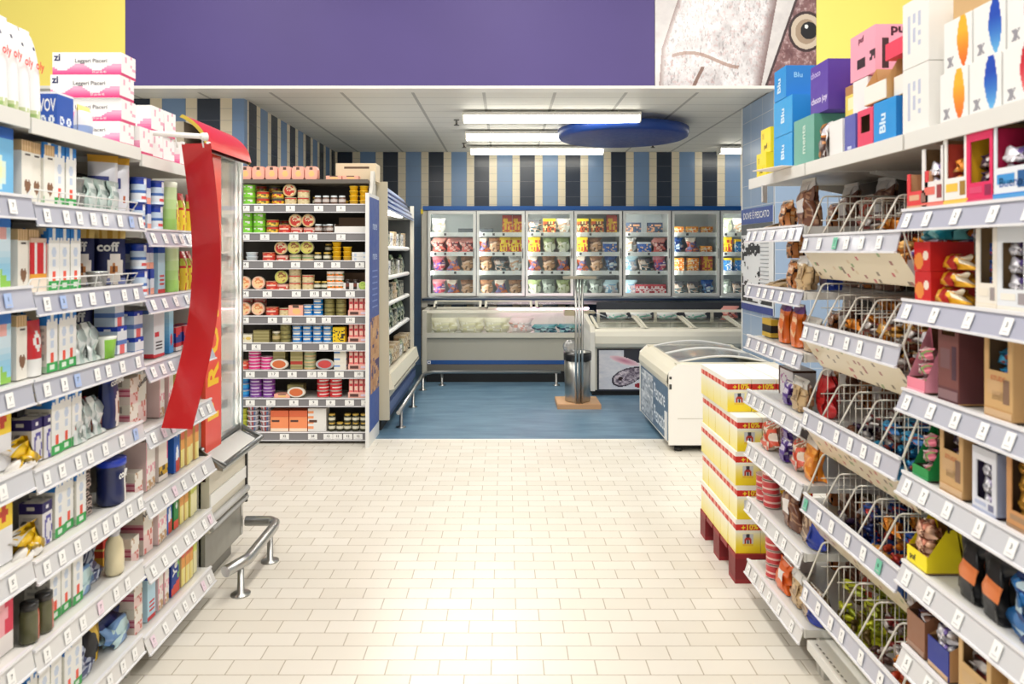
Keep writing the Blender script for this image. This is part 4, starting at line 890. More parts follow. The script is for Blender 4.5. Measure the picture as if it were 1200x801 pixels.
K('orangeslim', 'snack_box', 'slim orange and yellow snack box', 'box', (.034, .09, .195), boxm('snack_box', .034, .09, .195, lambda k, u, v: vb(v, (.4, mix((244, 226, 120), (250, 240, 180), u)), (.62, (240, 170, 90)), (.85, (236, 120, 90)), (1.1, (200, 60, 50))) if k == 'F' else (244, 206, 140), (6, 18)))
K('limeslim', 'snack_box', 'slim lime and cream snack box', 'box', (.034, .09, .195), boxm('snack_box', .034, .09, .195, lambda k, u, v: vb(v, (.5, (246, 240, 190)), (.75, (222, 230, 110)), (1.1, (240, 220, 90))) if k == 'F' else (226, 226, 130), (6, 18)))
K('greenbox', 'snack_box', 'green snack box with white letters', 'box', (.04, .09, .19), boxm('snack_box', .04, .09, .19, lambda k, u, v: ((236, 90, 70) if v < .18 else ((240, 245, 240) if math.hypot(u - .6, (v - .8) * 3) < .3 or math.hypot(u - .6, (v - .5) * 3.4) < .22 else (30, 140, 66))) if k == 'F' else (40, 130, 70), (10, 28)))
K('yesbox', 'snack_box', 'blue snack box with white letters', 'box', (.075, .09, .195), boxm('snack_box', .075, .09, .195, lambda k, u, v: ((226, 80, 60) if v < .16 + .12 * u else ((130, 190, 80) if u > .75 and rnd(int(u * 9), int(v * 14)) > .4 else (28, 60, 150))) if k == 'F' else (30, 60, 150), (12, 24)), (lettering(txt('Yes!', .05, W_, (0.0, -.0006, .12), (.15, 0, 1), (-1, 0, .15), .04)),))
K('purplepack', 'dessert_carton', 'white carton with purple top', 'carton', (.05, .07, .13), boxm('dessert_carton', .05, .07, .13, lambda k, u, v: (40, 28, 96) if v > .78 and not (.35 < u < .65 and .84 < v < .94) else (lines(u, v, (220, 216, 208), (190, 186, 180), 8, .15, .7) if k != 'F' else ((90, 84, 170) if abs(math.hypot(u - .6, (v - .35)) - .3) < .05 else (232, 230, 236)))))
K('purplelie', 'dessert_carton', 'white carton with spotted purple end', 'carton', (.07, .13, .05), boxm('dessert_carton', .07, .13, .05, lambda k, u, v: (40, 28, 96) if k in 'FT' and not (k == 'F' and math.hypot(u - .5, v - .5) < .24) else (222, 218, 212)))
K('yellowbag', 'sugar_bag', 'crumpled yellow and white bag', 'bag', (.1, .06, .09), pouchm('sugar_bag', .1, .085, .06, lambda u, v: (240, 196, 20) if rnd(int(u * 4 + 2), int(v * 3)) > .42 else (238, 234, 228), 10, 10, 'gloss', .03, .01, .1, 4))
K('redbag', 'coffee_bag', 'shiny red coffee bag', 'bag', (.09, .06, .12), pouchm('coffee_bag', .09, .12, .06, lambda u, v: (220, 150, 90) if math.hypot(u - .6, v - .35) < .14 else ((232, 190, 190) if rnd(int(u * 6), int(v * 7)) > .82 else (196, 38, 46)), 12, 12, 'foil', .025, .02, .08, 2))
K('silverbag', 'foil_sachet', 'silvery foil sachet', 'sachet', (.06, .03, .13), pouchm('foil_sachet', .06, .13, .03, lambda u, v: (196, 214, 210) if rnd(int(u * 5), int(v * 5)) > .5 else (232, 238, 236), mat='foil', lump=.012, lean=.02, seed=3))
def f_bot(u, v):
    if v > .8: return (40, 60, 140)
    if math.hypot(u - .7, (v - .3) * .9) < .3: return (150, 80, 40) if math.hypot(u - .66, v - .34) < .12 else (236, 226, 216)
    return (24, 40, 96)
K('cofbottle', 'creamer_bottle', 'tall navy creamer bottle', 'bottle', (.085, .06, .205), pouchm('creamer_bottle', .085, .205, .06, f_bot, 12, 18, 'gloss', 0, 0, .01), (lettering(txt('coffee', .034, W_, (-.002, -.004, .165), (1, 0, .1), (0, .03, 1), .03)),))
def f_tin(a, j): return (24, 60, 190) if j >= 5 else ((236, 230, 222) if .5 < a < .68 and j < 4 else (22, 34, 84))
K('coftin', 'creamer_tub', 'navy creamer tub with bright blue lid', 'tub', (.1, .1, .16), lathem('creamer_tub', [(.042, 0), (.047, .01), (.047, .04), (.045, .08), (.046, .12), (.046, .135), (.049, .137), (.049, .158), (.046, .16), (0, .16)], f_tin, 22), (lettering(txt('coff', .036, W_, (-.012, -.0475, .105), bold=.03)),))
K('whitebottle', 'milk_bottle', 'small white cream bottle', 'bottle', (.055, .055, .13), lathem('milk_bottle', [(.022, 0), (.026, .006), (.026, .06), (.014, .1), (.013, .118), (.0155, .118), (.0155, .13), (0, .13)], lambda a, j: (236, 224, 206) if j < 4 else (230, 230, 232), 16))
K('creambottle', 'cream_bottle', 'cream coloured sauce bottle', 'bottle', (.066, .066, .16), lathem('cream_bottle', [(.027, 0), (.032, .01), (.032, .08), (.027, .115), (.016, .135), (.016, .145), (.019, .145), (.019, .16), (0, .16)], lambda a, j: (226, 214, 176) if j < 4 else (206, 206, 214), 18))
K('speckjar', 'chocolate_tray', 'dark speckled chocolate pack', 'pack', (.075, .12, .03), boxm('chocolate_tray', .075, .12, .03, lambda k, u, v: (60, 46, 44) if rnd(int(u * 9), int(v * 9), ord(k)) > .5 else (196, 176, 166), (12, 6), (12, 4)))
K('oldjar', 'sauce_jar', 'dark olive jar pack', 'jar', (.055, .055, .12), lathem('sauce_jar', [(.022, 0), (.026, .006), (.026, .08), (.023, .095), (.024, .095), (.024, .115), (0, .115)], lambda a, j: (40, 38, 36) if j > 2 else ((196, 90, 60) if .52 < a < .64 else (92, 92, 60)), 14))
K('checkbag', 'sweet_bag', 'blue checked sweet bag', 'bag', (.11, .05, .1), pouchm('sweet_bag', .11, .1, .05, lambda u, v: (66, 76, 120) if (int(u * 10) + int(v * 9)) % 2 else (196, 204, 222), 12, 12, 'gloss', .02, .03, .08, 6))
K('bluebag', 'sweet_bag', 'glossy pale blue bag', 'bag', (.1, .05, .1), pouchm('sweet_bag', .1, .1, .05, lambda u, v: (30, 44, 100) if v > .75 else ((196, 226, 230) if rnd(int(u * 5), int(v * 5)) > .3 else (120, 160, 210)), 10, 10, 'gloss', .02, .03, .1, 5))
K('goldpouch', 'coffee_pouch', 'black and gold coffee pouch', 'pouch', (.095, .06, .20), pouchm('coffee_pouch', .095, .20, .06, lambda u, v: (220, 180, 50) if abs(u - .5 - .15 * sin(v * 5)) < .14 else ((236, 228, 220) if math.hypot(u - .85, v - .5) < .2 else (26, 24, 30)), 12, 16, 'foil', .01, .02))
K('orangebox', 'snack_box', 'small orange and red box', 'box', (.06, .06, .095), boxm('snack_box', .06, .06, .095, lambda k, u, v: vb(v, (.35, (246, 190, 70)), (.55, (232, 84, 50)), (.7, (250, 214, 120)), (1.1, (228, 60, 44)))))
K('pinkredbox', 'tea_box', 'white box with pink and red panel', 'box', (.066, .08, .19), boxm('tea_box', .066, .08, .19, lambda k, u, v: ((226, 60, 90) if u > .45 and .25 < v < .9 and math.hypot(u - .6, v - .6) > .1 else ((250, 180, 190) if v > .25 else (246, 240, 238))) if k in 'FL' else (244, 238, 236), (10, 18), (10, 18)))
K('yelcarton', 'juice_carton', 'white and yellow juice carton', 'carton', (.07, .08, .2), boxm('juice_carton', .07, .08, .2, lambda k, u, v: ((214, 70, 50) if math.hypot(u - .5, (v - .7) * 2) < .22 else ((250, 214, 60) if v > .5 else (240, 240, 244))) if k != 'T' else W_))
K('oly', 'nappy_pack', 'tall white pack with red letters', 'pack', (.043, .13, .27), pouchm('nappy_pack', .046, .275, .09, lambda u, v: (196, 206, 160) if v < .1 and rnd(int(u * 7), int(v * 40)) > .3 else ((150, 180, 110) if v < .08 else ((60, 60, 80) if .76 < v < .79 and .35 < u < .65 else (246, 246, 246))), 10, 26, 'gloss', 0, 0, .03, 3, 1), (lettering(txt('oly', .036, (232, 70, 64), (0, -.004, .165), bold=.02, sx=.85)),))
def f_long(k, u, v):
    if k == 'L':
        if v < .36 - .17 * sin(u * 12): return mix((226, 50, 120), (244, 170, 200), v * 2.6)
        return (246, 245, 244)
    if k == 'F': return (206, 60, 110) if v < .1 else ((60, 50, 70) if .3 < v < .7 and .45 < u < .55 else ((230, 170, 190) if rnd(int(u * 5), int(v * 6)) > .8 else (242, 238, 238)))
    return (246, 245, 244)
K('longbox', 'tissue_box', 'long white tissue box with pink waves', 'box', (.1, .25, .083), boxm('tissue_box', .1, .25, .083, f_long, (8, 8), (28, 14)), (lettering(txt('Leggeri Piaceri', .02, (90, 84, 92), (-.0506, .11, .052), (0, -1, 0), bold=.012), txt('zi', .036, (40, 44, 96), (-.0506, .232, .064), (0, -1, 0), bold=.03), txt('25 pz da 45', .011, W_, (-.0506, .08, .012), (0, -1, 0), bold=.01)),))
K('shortbox', 'tissue_box', 'short white tissue box', 'box', (.1, .2, .105), boxm('tissue_box', .1, .2, .105, f_long, (8, 8), (18, 10)))
K('bluepad', 'wipes_pack', 'blue pack with white rings', 'pack', (.085, .06, .105), boxm('wipes_pack', .085, .06, .105, lambda k, u, v: (232, 238, 248) if (k in 'FL' and (abs(math.hypot(u - .3, (v - .18) * 1.1) - .1) < .04 or abs(math.hypot(u - .72, (v - .18) * 1.1) - .1) < .04)) else ((232, 236, 244) if v > .92 else (40, 84, 176)), (16, 16), (16, 16)), (lettering(txt('VOV', .055, W_, (-.0426, .03, .062), (0, -1, 0), bold=.02, sx=.45)),))
K('smallwhite', 'wipes_pack', 'small white pack with yellow top', 'pack', (.07, .05, .095), pouchm('wipes_pack', .07, .095, .05, lambda u, v: (250, 226, 120) if v > .75 else ((150, 170, 214) if v < .3 else (242, 240, 240)), 8, 10))
# --- right row
def f_leaf(c1, c2):
    def f(k, u, v):
        if k in 'FR':
            uu = u if k == 'F' else .35
            if k == 'F':
                w = .22 * sin(pi * min(1, max(0, (v - .02) / 1.12))) ** .75
                if v > .03 and -w * 1.1 < u - .72 < w * (1 - .5 * v): return mix(c1, c2, min(1, v * 1.4))
                if .1 < v < .3 and u < .42 and (abs((u - .24) - (v - .2)) < .035 or abs((u - .24) + (v - .2)) < .035 or abs(u - .24) < .02): return (150, 148, 156)
            return (238, 238, 236)
        return (240, 240, 238) if k != 'T' else (226, 220, 206)
    return f
for key, d, a, b in (('leaforange', 'white box with orange flame', (236, 96, 24), (250, 180, 40)), ('leafblue', 'white box with blue flame', (110, 190, 235), (16, 70, 180)), ('leafred', 'white box with red flame', (250, 160, 150), (196, 24, 44))):
    K(key, 'cracker_box', d, 'box', (.115, .13, .135), boxm('cracker_box', .115, .13, .135, f_leaf(a, b), (34, 30)))
K('tallwhite', 'case_box', 'tall white printed carton', 'box', (.13, .2, .19), boxm('case_box', .13, .2, .19, lambda k, u, v: lines(v, u, (238, 236, 232), (190, 196, 216), 5, .2, .7, .2) if k == 'F' else (240, 238, 234), (10, 14)))
K('browncase', 'case_box', 'brown case with green print', 'box', (.3, .2, .09), boxm('case_box', .3, .2, .09, lambda k, u, v: (90, 150, 70) if k == 'F' and .35 < u < .62 and v > .4 - .4 * abs(u - .5) else ((150, 110, 70) if k == 'F' and u > .88 and .2 < v < .7 and int(v * 16) % 2 else (206, 170, 120)), (20, 10)))
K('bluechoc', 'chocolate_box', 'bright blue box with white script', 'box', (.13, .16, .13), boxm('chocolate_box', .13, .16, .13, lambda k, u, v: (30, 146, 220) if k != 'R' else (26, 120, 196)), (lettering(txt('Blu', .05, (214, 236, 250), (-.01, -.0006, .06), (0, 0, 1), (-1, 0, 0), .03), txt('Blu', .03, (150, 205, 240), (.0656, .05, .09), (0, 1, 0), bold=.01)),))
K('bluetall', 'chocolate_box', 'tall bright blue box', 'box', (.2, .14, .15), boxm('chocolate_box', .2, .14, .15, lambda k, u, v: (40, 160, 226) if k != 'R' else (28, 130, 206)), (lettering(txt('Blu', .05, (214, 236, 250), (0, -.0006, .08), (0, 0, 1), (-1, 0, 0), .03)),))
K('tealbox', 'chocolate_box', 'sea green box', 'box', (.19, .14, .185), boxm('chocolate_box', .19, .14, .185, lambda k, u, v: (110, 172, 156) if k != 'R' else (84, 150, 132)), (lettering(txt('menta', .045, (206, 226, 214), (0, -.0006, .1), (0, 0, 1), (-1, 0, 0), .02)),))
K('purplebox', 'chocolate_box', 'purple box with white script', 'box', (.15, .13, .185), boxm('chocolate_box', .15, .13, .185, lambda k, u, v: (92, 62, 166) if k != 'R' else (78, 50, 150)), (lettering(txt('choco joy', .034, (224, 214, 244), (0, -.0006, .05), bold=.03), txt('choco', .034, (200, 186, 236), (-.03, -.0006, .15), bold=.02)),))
K('yellowtin', 'biscuit_box', 'pale yellow box with brown top', 'box', (.08, .1, .13), boxm('biscuit_box', .08, .1, .13, lambda k, u, v: (190, 140, 90) if v > .78 else ((250, 246, 200) if k == 'F' and .3 < v < .7 and .3 < u < .7 else (244, 222, 110))))
def f_puf(c):
    def f(k, u, v):
        if k == 'R':
            if .12 < u < .22 and .1 < v < .68: return (60, 30, 34)
            if .32 < u < .8 and .3 < v < .6 and int(u * 18) % 2: return (40, 34, 34)
        if k == 'F':
            if .3 < u < .6 and .22 < v < .4: return (50, 30, 34)
            if u > .78 and .3 < v < .5 and rnd(int(u * 20), int(v * 16)) > .4: return (60, 40, 44)
        return c
    return f
K('pufpink', 'wafer_case', 'pink wafer case with dark print', 'box', (.17, .2, .155), boxm('wafer_case', .17, .2, .155, f_puf((244, 166, 186)), (18, 14), (18, 14)), (lettering(txt('puf', .04, (70, 20, 40), (.0856, .08, .14), (0, 1, 0), bold=.04, sx=1.2), txt('puf', .028, (90, 30, 50), (-.01, -.0006, .13), (1, 0, 0), bold=.03)),))
K('whitecase', 'snack_carton', 'plain white snack carton', 'box', (.1, .1, .125), boxm('snack_carton', .1, .1, .125, lambda k, u, v: (238, 236, 234)))
K('bluecase', 'snack_carton', 'violet blue snack carton', 'box', (.075, .1, .125), boxm('snack_carton', .075, .1, .125, lambda k, u, v: (206, 210, 236) if k == 'F' and .08 < v < .2 and .3 < u < .6 else (92, 96, 176)))
K('redopen', 'snack_carton', 'red and pink open snack carton', 'box', (.1, .1, .125), framem('snack_carton', .1, .1, .125, .05, .02, lambda k: (226, 70, 104)))
K('brownopen', 'snack_carton', 'torn open brown and white carton', 'box', (.13, .1, .12), traym('snack_carton', .13, .1, .12, .06, lambda k: (240, 236, 228) if k == 'F' else (206, 160, 104), (206, 166, 116)))
K('redflat', 'snack_carton', 'flat red carton', 'box', (.14, .12, .05), boxm('snack_carton', .14, .12, .05, lambda k, u, v: (236, 70, 96)))
K('yellowcase', 'wafer_case', 'yellow wafer case with black print', 'box', (.12, .1, .11), boxm('wafer_case', .12, .1, .11, lambda k, u, v: (60, 44, 24) if k == 'F' and .62 < v < .8 and .12 < u < .36 and int(u * 40) % 2 else (250, 222, 30), (30, 12)), (lettering(txt('puf', .03, (60, 40, 20), (.0, -.0006, .03), bold=.03)),))
K('whiteflap', 'card_flap', 'loose white cardboard sheet', 'card', (.2, .1, .004), MB().box(-.1, .1, -.1, 0, 0, .003, (244, 232, 222)).mesh('card_flap'))
K('chocpouch', 'chocolate_pouch', 'brown and white chocolate pouch', 'pouch', (.06, .04, .13), pouchm('chocolate_pouch', .06, .13, .04, lambda u, v: (232, 226, 226) if u + v * .3 > .75 else ((200, 130, 60) if rnd(int(u * 7), int(v * 9)) > .6 else (70, 34, 26)), 10, 14, 'foil', .012))
def openkind(key, desc, w, d, h, lip, cf, cs, inn=(130, 102, 70), kind='frame', post=.015, top=.0, name='display_carton', lets=(), prt=None):
    out = lambda k: cf if k == 'F' else cs
    m = framem(name, w, d, h, lip, post, out, inn, top=top, prt=prt if prt is not None else ((0, 1, 0, .22, cs), (.12, .6, .5, .8, mix(cs, (255, 255, 255), .15)), (.68, .9, .35, .85, mix(cs, (40, 30, 60), .4)))) if kind == 'frame' else traym(name, w, d, h, lip, out, inn)
    lp = MB().box(-w / 2 + .002, w / 2 - .002, -.0016, -.0002, lip * .04, lip * .18, mix(cs, (255, 255, 255), .25)); K(key, name, desc, 'carton', (w, d, h), m, tuple(lets) + (('printed_band', lp.mesh('printed_band', 'print'), None),))
openkind('opred', 'red fronted open display carton', .1, .16, .1, .05, (226, 66, 70), (214, 160, 120), (214, 176, 130))
openkind('opwhite', 'white and red open display carton', .1, .16, .16, .07, (236, 232, 230), (226, 90, 74))
openkind('opyellow', 'white and yellow open display carton', .1, .16, .17, .07, (240, 238, 234), (246, 186, 40))
openkind('oppink', 'crimson open display carton', .1, .16, .17, .05, (226, 44, 98), (214, 40, 90), top=.02)
openkind('opblue', 'blue and white open display carton', .12, .16, .18, .075, (232, 236, 242), (28, 130, 208), post=.012, lets=(lettering(txt('Bueno', .03, (60, 100, 180), (0, -.0006, .04), bold=.01)),))
openkind('opcream', 'tall cream open display carton', .075, .17, .19, .06, (240, 234, 222), (236, 226, 206), (150, 122, 84))
openkind('opwhiteblue', 'tall white display carton with blue foot', .1, .17, .195, .05, (232, 236, 240), (240, 234, 220), (150, 122, 84), top=.04)
openkind('oppuf', 'pink open wafer carton', .085, .17, .18, .035, (240, 140, 160), (242, 158, 178), (110, 76, 56), 'tray', lets=(lettering(txt('11313', .024, (60, 30, 40), (.0431, .12, .07), (0, 1, 0), bold=.03), txt('puf', .03, (90, 30, 46), (.0431, .12, .15), (0, 1, 0), bold=.03)),))
openkind('opbrown', 'brown purple printed open carton', .085, .17, .2, .17, (120, 70, 66), (98, 56, 60), (190, 146, 96), lets=(lettering(txt('K', .09, (40, 50, 120), (.0431, .12, .12), (0, 1, 0), bold=.04)),))
openkind('optan', 'torn tan open carton', .095, .17, .2, .11, (206, 166, 112), (196, 152, 98), (110, 84, 58), lets=(lettering(txt('|||||||', .022, (90, 70, 50), (0, -.0006, .055), bold=0), txt('ETUDE', .016, (200, 110, 70), (0, -.0006, .092))),))
openkind('opgreen', 'green open carton', .075, .17, .155, .03, (40, 150, 74), (24, 140, 70), (60, 70, 50), 'tray', lets=(lettering(txt('111', .03, (30, 40, 30), (.0381, .12, .03), (0, 1, 0), bold=.03),),))
openkind('opwhiteoval', 'white carton with oval window', .085, .17, .15, .03, (226, 228, 236), (170, 180, 210), (70, 60, 90), top=.03)
openkind('opchoc', 'orange brown open carton', .1, .17, .19, .04, (206, 150, 96), (150, 110, 70), (86, 62, 44))
openkind('opyelpuf', 'bright yellow open wafer carton', .095, .2, .15, .045, (250, 230, 20), (244, 222, 20), (160, 120, 60), 'tray', lets=(lettering(txt('puf', .034, (50, 30, 30), (.0481, .08, .13), (0, 1, 0), bold=.04, sx=1.2), txt('11313', .026, (30, 30, 30), (.0481, .13, .075), (0, 1, 0), bold=.03), txt('puf', .022, (60, 50, 20), (-.02, -.0006, .022), bold=.03)),))
openkind('opnavy', 'royal blue open carton', .09, .2, .12, .08, (40, 56, 150), (206, 160, 110), (120, 90, 60), 'tray')
openkind('opbrownlow', 'plain brown open carton', .085, .17, .15, .1, (150, 104, 78), (140, 96, 70), (100, 72, 52), 'tray')
openkind('opcut', 'wide tan cut open carton', .12, .18, .15, .09, (214, 176, 120), (204, 162, 104), (130, 96, 60))
K('redface', 'snack_pack', 'red pack with cartoon free orange swirls', 'pack', (.075, .12, .08), boxm('snack_pack', .075, .12, .08, lambda k, u, v: (250, 236, 220) if k == 'F' and math.hypot(u - .72, (v - .55)) < .16 else ((244, 150, 70) if k == 'F' and math.hypot(u - .3, v - .35) < .28 else (218, 36, 40)), (16, 16)))
KINDS['redface'].desc = 'red pack with orange swirls'
K('tealbag', 'snack_bag', 'turquoise bag in dark tray', 'bag', (.11, .1, .06), pouchm('snack_bag', .11, .06, .1, lambda u, v: (60, 170, 190) if rnd(int(u * 6), int(v * 6)) > .3 else (150, 220, 226), 12, 8, 'foil', .02, 0, .04, 3))
K('snackbar', 'snack_bag', 'yellow and red snack bag', 'bag', (.09, .06, .035), pouchm('snack_bag', .09, .04, .06, lambda u, v: (190, 40, 30) if abs(u - .6) < .12 else ((240, 226, 200) if rnd(int(u * 6), int(v * 4)) > .75 else (238, 176, 40)), 12, 6, 'foil', .012, 0, .05, 2))
def choc(key, desc, c1, c2, c3, name='wrapped_bar'):
    K(key, name, desc, 'sweet', (.07, .05, .03), pouchm(name, .075, .035, .05, lambda u, v: c1 if rnd(int(u * 5) + len(key), int(v * 4)) > .45 else (c2 if rnd(int(u * 7), int(v * 5) + 3) > .3 else c3), 8, 6, 'foil', .014, 0, .05, len(key)))
choc('w_brown', 'gold and brown wrapped bar', (206, 150, 60), (110, 56, 34), (230, 206, 160)); choc('w_white', 'white and violet wrapped bar', (232, 230, 236), (110, 90, 160), (206, 196, 220))
choc('w_teal', 'turquoise wrapped bar', (60, 160, 206), (40, 110, 170), (150, 70, 60)); choc('w_mix', 'silver and red wrapped bar', (206, 200, 196), (150, 60, 56), (90, 66, 60))
choc('w_blue', 'blue wrapped bar', (30, 90, 180), (24, 40, 96), (190, 60, 50)); choc('w_lime', 'lime wrapped bar', (206, 210, 50), (150, 160, 40), (100, 80, 40)); choc('w_pink', 'pale pink wrapped bar', (240, 214, 214), (226, 120, 140), (150, 180, 110)); choc('w_dark', 'dark purple wrapped bar', (60, 40, 70), (110, 70, 50), (196, 190, 190)); choc('w_or', 'orange wrapped bar', (240, 150, 50), (250, 200, 120), (196, 70, 40)); choc('w_peach', 'peach wrapped bar', (240, 190, 160), (220, 140, 110), (160, 90, 70))
K('blackcoffee', 'coffee_bag', 'black coffee bag with orange print', 'bag', (.085, .07, .16), pouchm('coffee_bag', .085, .16, .07, lambda u, v: (232, 130, 70) if .3 < v < .55 and abs(u - .5) < .28 else ((60, 58, 60) if v > .85 else (34, 34, 36)), 12, 14, 'foil', .01), ())
K('bluefoil', 'coffee_bag', 'shiny blue foil bag', 'bag', (.08, .07, .17), pouchm('coffee_bag', .08, .17, .07, lambda u, v: (200, 226, 240) if rnd(int(u * 5), int(v * 7)) > .75 else ((20, 60, 130) if u > .6 or v > .8 else (30, 110, 180)), 12, 14, 'foil', .02, 0, .05, 6))
K('whitebag', 'marshmallow_bag', 'long white bag', 'bag', (.16, .06, .035), pouchm('marshmallow_bag', .16, .04, .06, lambda u, v: (240, 234, 226), 12, 6, 'gloss', .012, 0, .04, 8))
# bagged snacks of the far right bay
def sealp(w, h, t, c=(226, 222, 216)):
    b = MB(); b.grid(lambda u, v: (-w * .47 + w * .94 * u, t / 2 - .003 + .0015 * sin(u * 40), h * (.95 + .06 * v)), 24, 1, c); b.grid(lambda u, v: (-w * .47 + w * .94 * u, t / 2 + .003 + .0015 * sin(u * 40), h * (.95 + .06 * v)), 24, 1, c, True, True); return ('top_seal', b.mesh('top_seal', 'gloss'), None)
def bag(key, desc, w, h, t, fn, mat='film_', lump=.02, name='snack_bag', seed=1, cat='bag'):
    K(key, name, desc, cat, (w, t, h), pouchm(name, w, h, t, fn, 20, 24, 'gloss', lump * .6, 0.0, .07, seed), (sealp(w, h, t),))
bag('b_choc', 'clear bag of chocolate wafers', .13, .19, .07, lambda u, v: (236, 232, 230) if v > .78 or (.35 < v < .55 and .25 < u < .75) else ((112, 66, 46) if rnd(int(u * 16), int(v * 18)) > .35 else (164, 122, 92)), seed=2)
b_brown = lambda u, v: (206, 128, 60) if rnd(int(u * 12), int(v * 14)) > .5 else ((60, 34, 28) if rnd(int(u * 8), int(v * 8)) > .4 else (226, 180, 130))
bag('b_brown', 'brown biscuit bag', .09, .115, .06, b_brown, lump=.012); bag('b_orange', 'bright orange snack bag', .085, .17, .06, lambda u, v: (110, 66, 140) if v > .78 else ((250, 200, 150) if abs(math.hypot(u - .5, (v - .45)) - .2) < .05 else (240, 116, 30)), lump=.01)
bag('b_blue', 'royal blue biscuit bag', .09, .17, .06, lambda u, v: (214, 170, 150) if math.hypot(u - .5, v - .4) < .18 else (34, 60, 150)); bag('b_clear', 'clear bag of pale biscuits', .11, .13, .06, lambda u, v: (232, 230, 224) if v > .75 else ((206, 176, 130) if rnd(int(u * 14), int(v * 14)) > .35 else (150, 120, 84)), seed=5)
bag('b_pur', 'purple sweet bag', .075, .09, .05, lambda u, v: (90, 50, 150) if rnd(int(u * 10), int(v * 10)) > .2 else (226, 220, 240), lump=.015); bag('b_red', 'tall red sweet bag', .085, .19, .06, lambda u, v: (236, 230, 226) if v > .85 else ((150, 20, 24) if rnd(int(u * 8), int(v * 14)) > .8 else (206, 36, 40)), seed=7)
bag('b_or2', 'orange bag with white top', .09, .19, .06, lambda u, v: (232, 222, 210) if v > .72 else ((250, 170, 60) if rnd(int(u * 10), int(v * 12)) > .7 else (232, 134, 24)), seed=3); bag('b_fan', 'orange and red printed biscuit bag', .09, .13, .06, lambda u, v: (232, 90, 60) if rnd(int(u * 8), int(v * 8)) > .55 else ((240, 224, 206) if rnd(int(u * 12), int(v * 12)) > .4 else (170, 120, 80)), seed=6)
bag('b_bread', 'brown bread bag with blue end', .13, .12, .09, lambda u, v: (36, 60, 160) if u > .62 and v < .7 else ((196, 170, 140) if rnd(int(u * 10), int(v * 10)) > .4 else (120, 90, 70)), seed=4)
bag('b_ora3', 'orange netted bag with white label', .1, .12, .07, lambda u, v: (240, 240, 236) if .35 < v < .7 and .3 < u < .7 else (236, 110, 40), seed=9)
K('goldbox', 'chocolate_box', 'gold and black chocolate box', 'box', (.11, .1, .08), boxm('chocolate_box', .11, .1, .08, lambda k, u, v: (30, 26, 24) if .25 < v < .7 else (214, 178, 60)))
K('framebox', 'sweet_box', 'white box with pink cloud and brown frame', 'box', (.16, .1, .125), boxm('sweet_box', .16, .1, .125, lambda k, u, v: (90, 56, 44) if u < .08 or v > .92 else ((190, 110, 180) if k == 'F' and math.hypot((u - .38), (v - .6) * 1.2) < .22 and math.hypot((u - .38), (v - .6) * 1.2) > .16 else ((120, 60, 140) if k == 'F' and u > .62 and .4 < v < .62 else (238, 236, 240))), (20, 16)))
K('redtin', 'tomato_tin', 'red tin with pale bands', 'tin', (.08, .08, .06), tinm('tomato_tin', .039, .058, lambda a, v: (240, 200, 190) if .35 < v < .5 else (206, 60, 64), 18, lid=(220, 190, 180)))
# --- yellow packs
def f_yp(k, u, v):
    if k in 'FL':
        if v > .86: return (250, 248, 238)
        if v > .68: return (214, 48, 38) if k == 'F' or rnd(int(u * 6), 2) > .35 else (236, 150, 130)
        if v > .60: return (250, 248, 230)
        if k == 'F' and .3 < u < .7 and .2 < v < .56:
            d = math.hypot((u - .5), (v - .34) * 1.1)
            return (186, 52, 44) if .07 < d < .15 and v > .3 else ((60, 60, 70) if d < .05 or (v > .45 and abs(u - .5) < .07) else ((240, 200, 60) if v < .3 else (206, 210, 214)))
        t = max(0, min(1, (.62 - v) * (2.2 if k == 'F' else 1.2))); return mix((252, 248, 220), (250, 222, 40) if k == 'F' else (250, 232, 110), t)  # left side paler than the front: strong light is put into its colour
    if k == 'T': return (252, 251, 247)
    return (250, 232, 110)
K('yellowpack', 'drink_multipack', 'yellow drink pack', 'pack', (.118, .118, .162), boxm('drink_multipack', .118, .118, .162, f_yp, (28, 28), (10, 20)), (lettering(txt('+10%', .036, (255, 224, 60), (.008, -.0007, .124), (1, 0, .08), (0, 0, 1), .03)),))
# --- tins and jars of the end shelving
def T(key, desc, r, h, fn, lid=(214, 210, 196), name='food_tin', seg=16, mat='gloss'): K(key, name, desc, 'tin', (2 * r, 2 * r, h), tinm(name, r, h, fn, seg, mat, lid, 5), (('lid', lathem('lid', [(r * .93, h - .0035), (r * .93, h + .0004), (r * .8, h + .0004), (r * .78, h - .001), (0, h - .001)], lid, seg), None),))
T('t_green', 'green and white tin', .052, .055, lambda a, v: (130, 210, 60) if v < .35 or v > .8 or rnd(int(a * 18), int(v * 5)) > .55 else (244, 236, 240), (150, 190, 90))
T('t_veg', 'red and yellow vegetable tin', .052, .055, lambda a, v: (206, 60, 44) if v > .6 else ((240, 200, 70) if rnd(int(a * 18), int(v * 6)) > .45 else (120, 110, 50)), (170, 160, 110))
T('t_dark', 'dark banded vegetable tin', .052, .055, lambda a, v: (80, 76, 70) if v > .6 else ((240, 190, 50) if rnd(int(a * 18), int(v * 6)) > .4 else (190, 60, 40)), (180, 170, 90))
T('t_beige', 'beige and red tin', .052, .06, lambda a, v: (214, 60, 60) if v > .72 and .3 < a < .7 else ((224, 206, 160) if rnd(int(a * 14), int(v * 5)) > .3 else (196, 170, 120)), (220, 206, 170))
T('t_red', 'red food tin', .055, .07, lambda a, v: (244, 210, 190) if .4 < v < .65 and .36 < a < .64 else ((206, 60, 50) if rnd(int(a * 14), int(v * 5)) > .3 else (230, 120, 80)), (206, 150, 120))
T('t_pink', 'pink and white fish tin', .052, .045, lambda a, v: (244, 190, 180) if v > .5 else ((206, 80, 70) if rnd(int(a * 16), int(v * 5)) > .5 else (240, 226, 200)), (224, 170, 150))
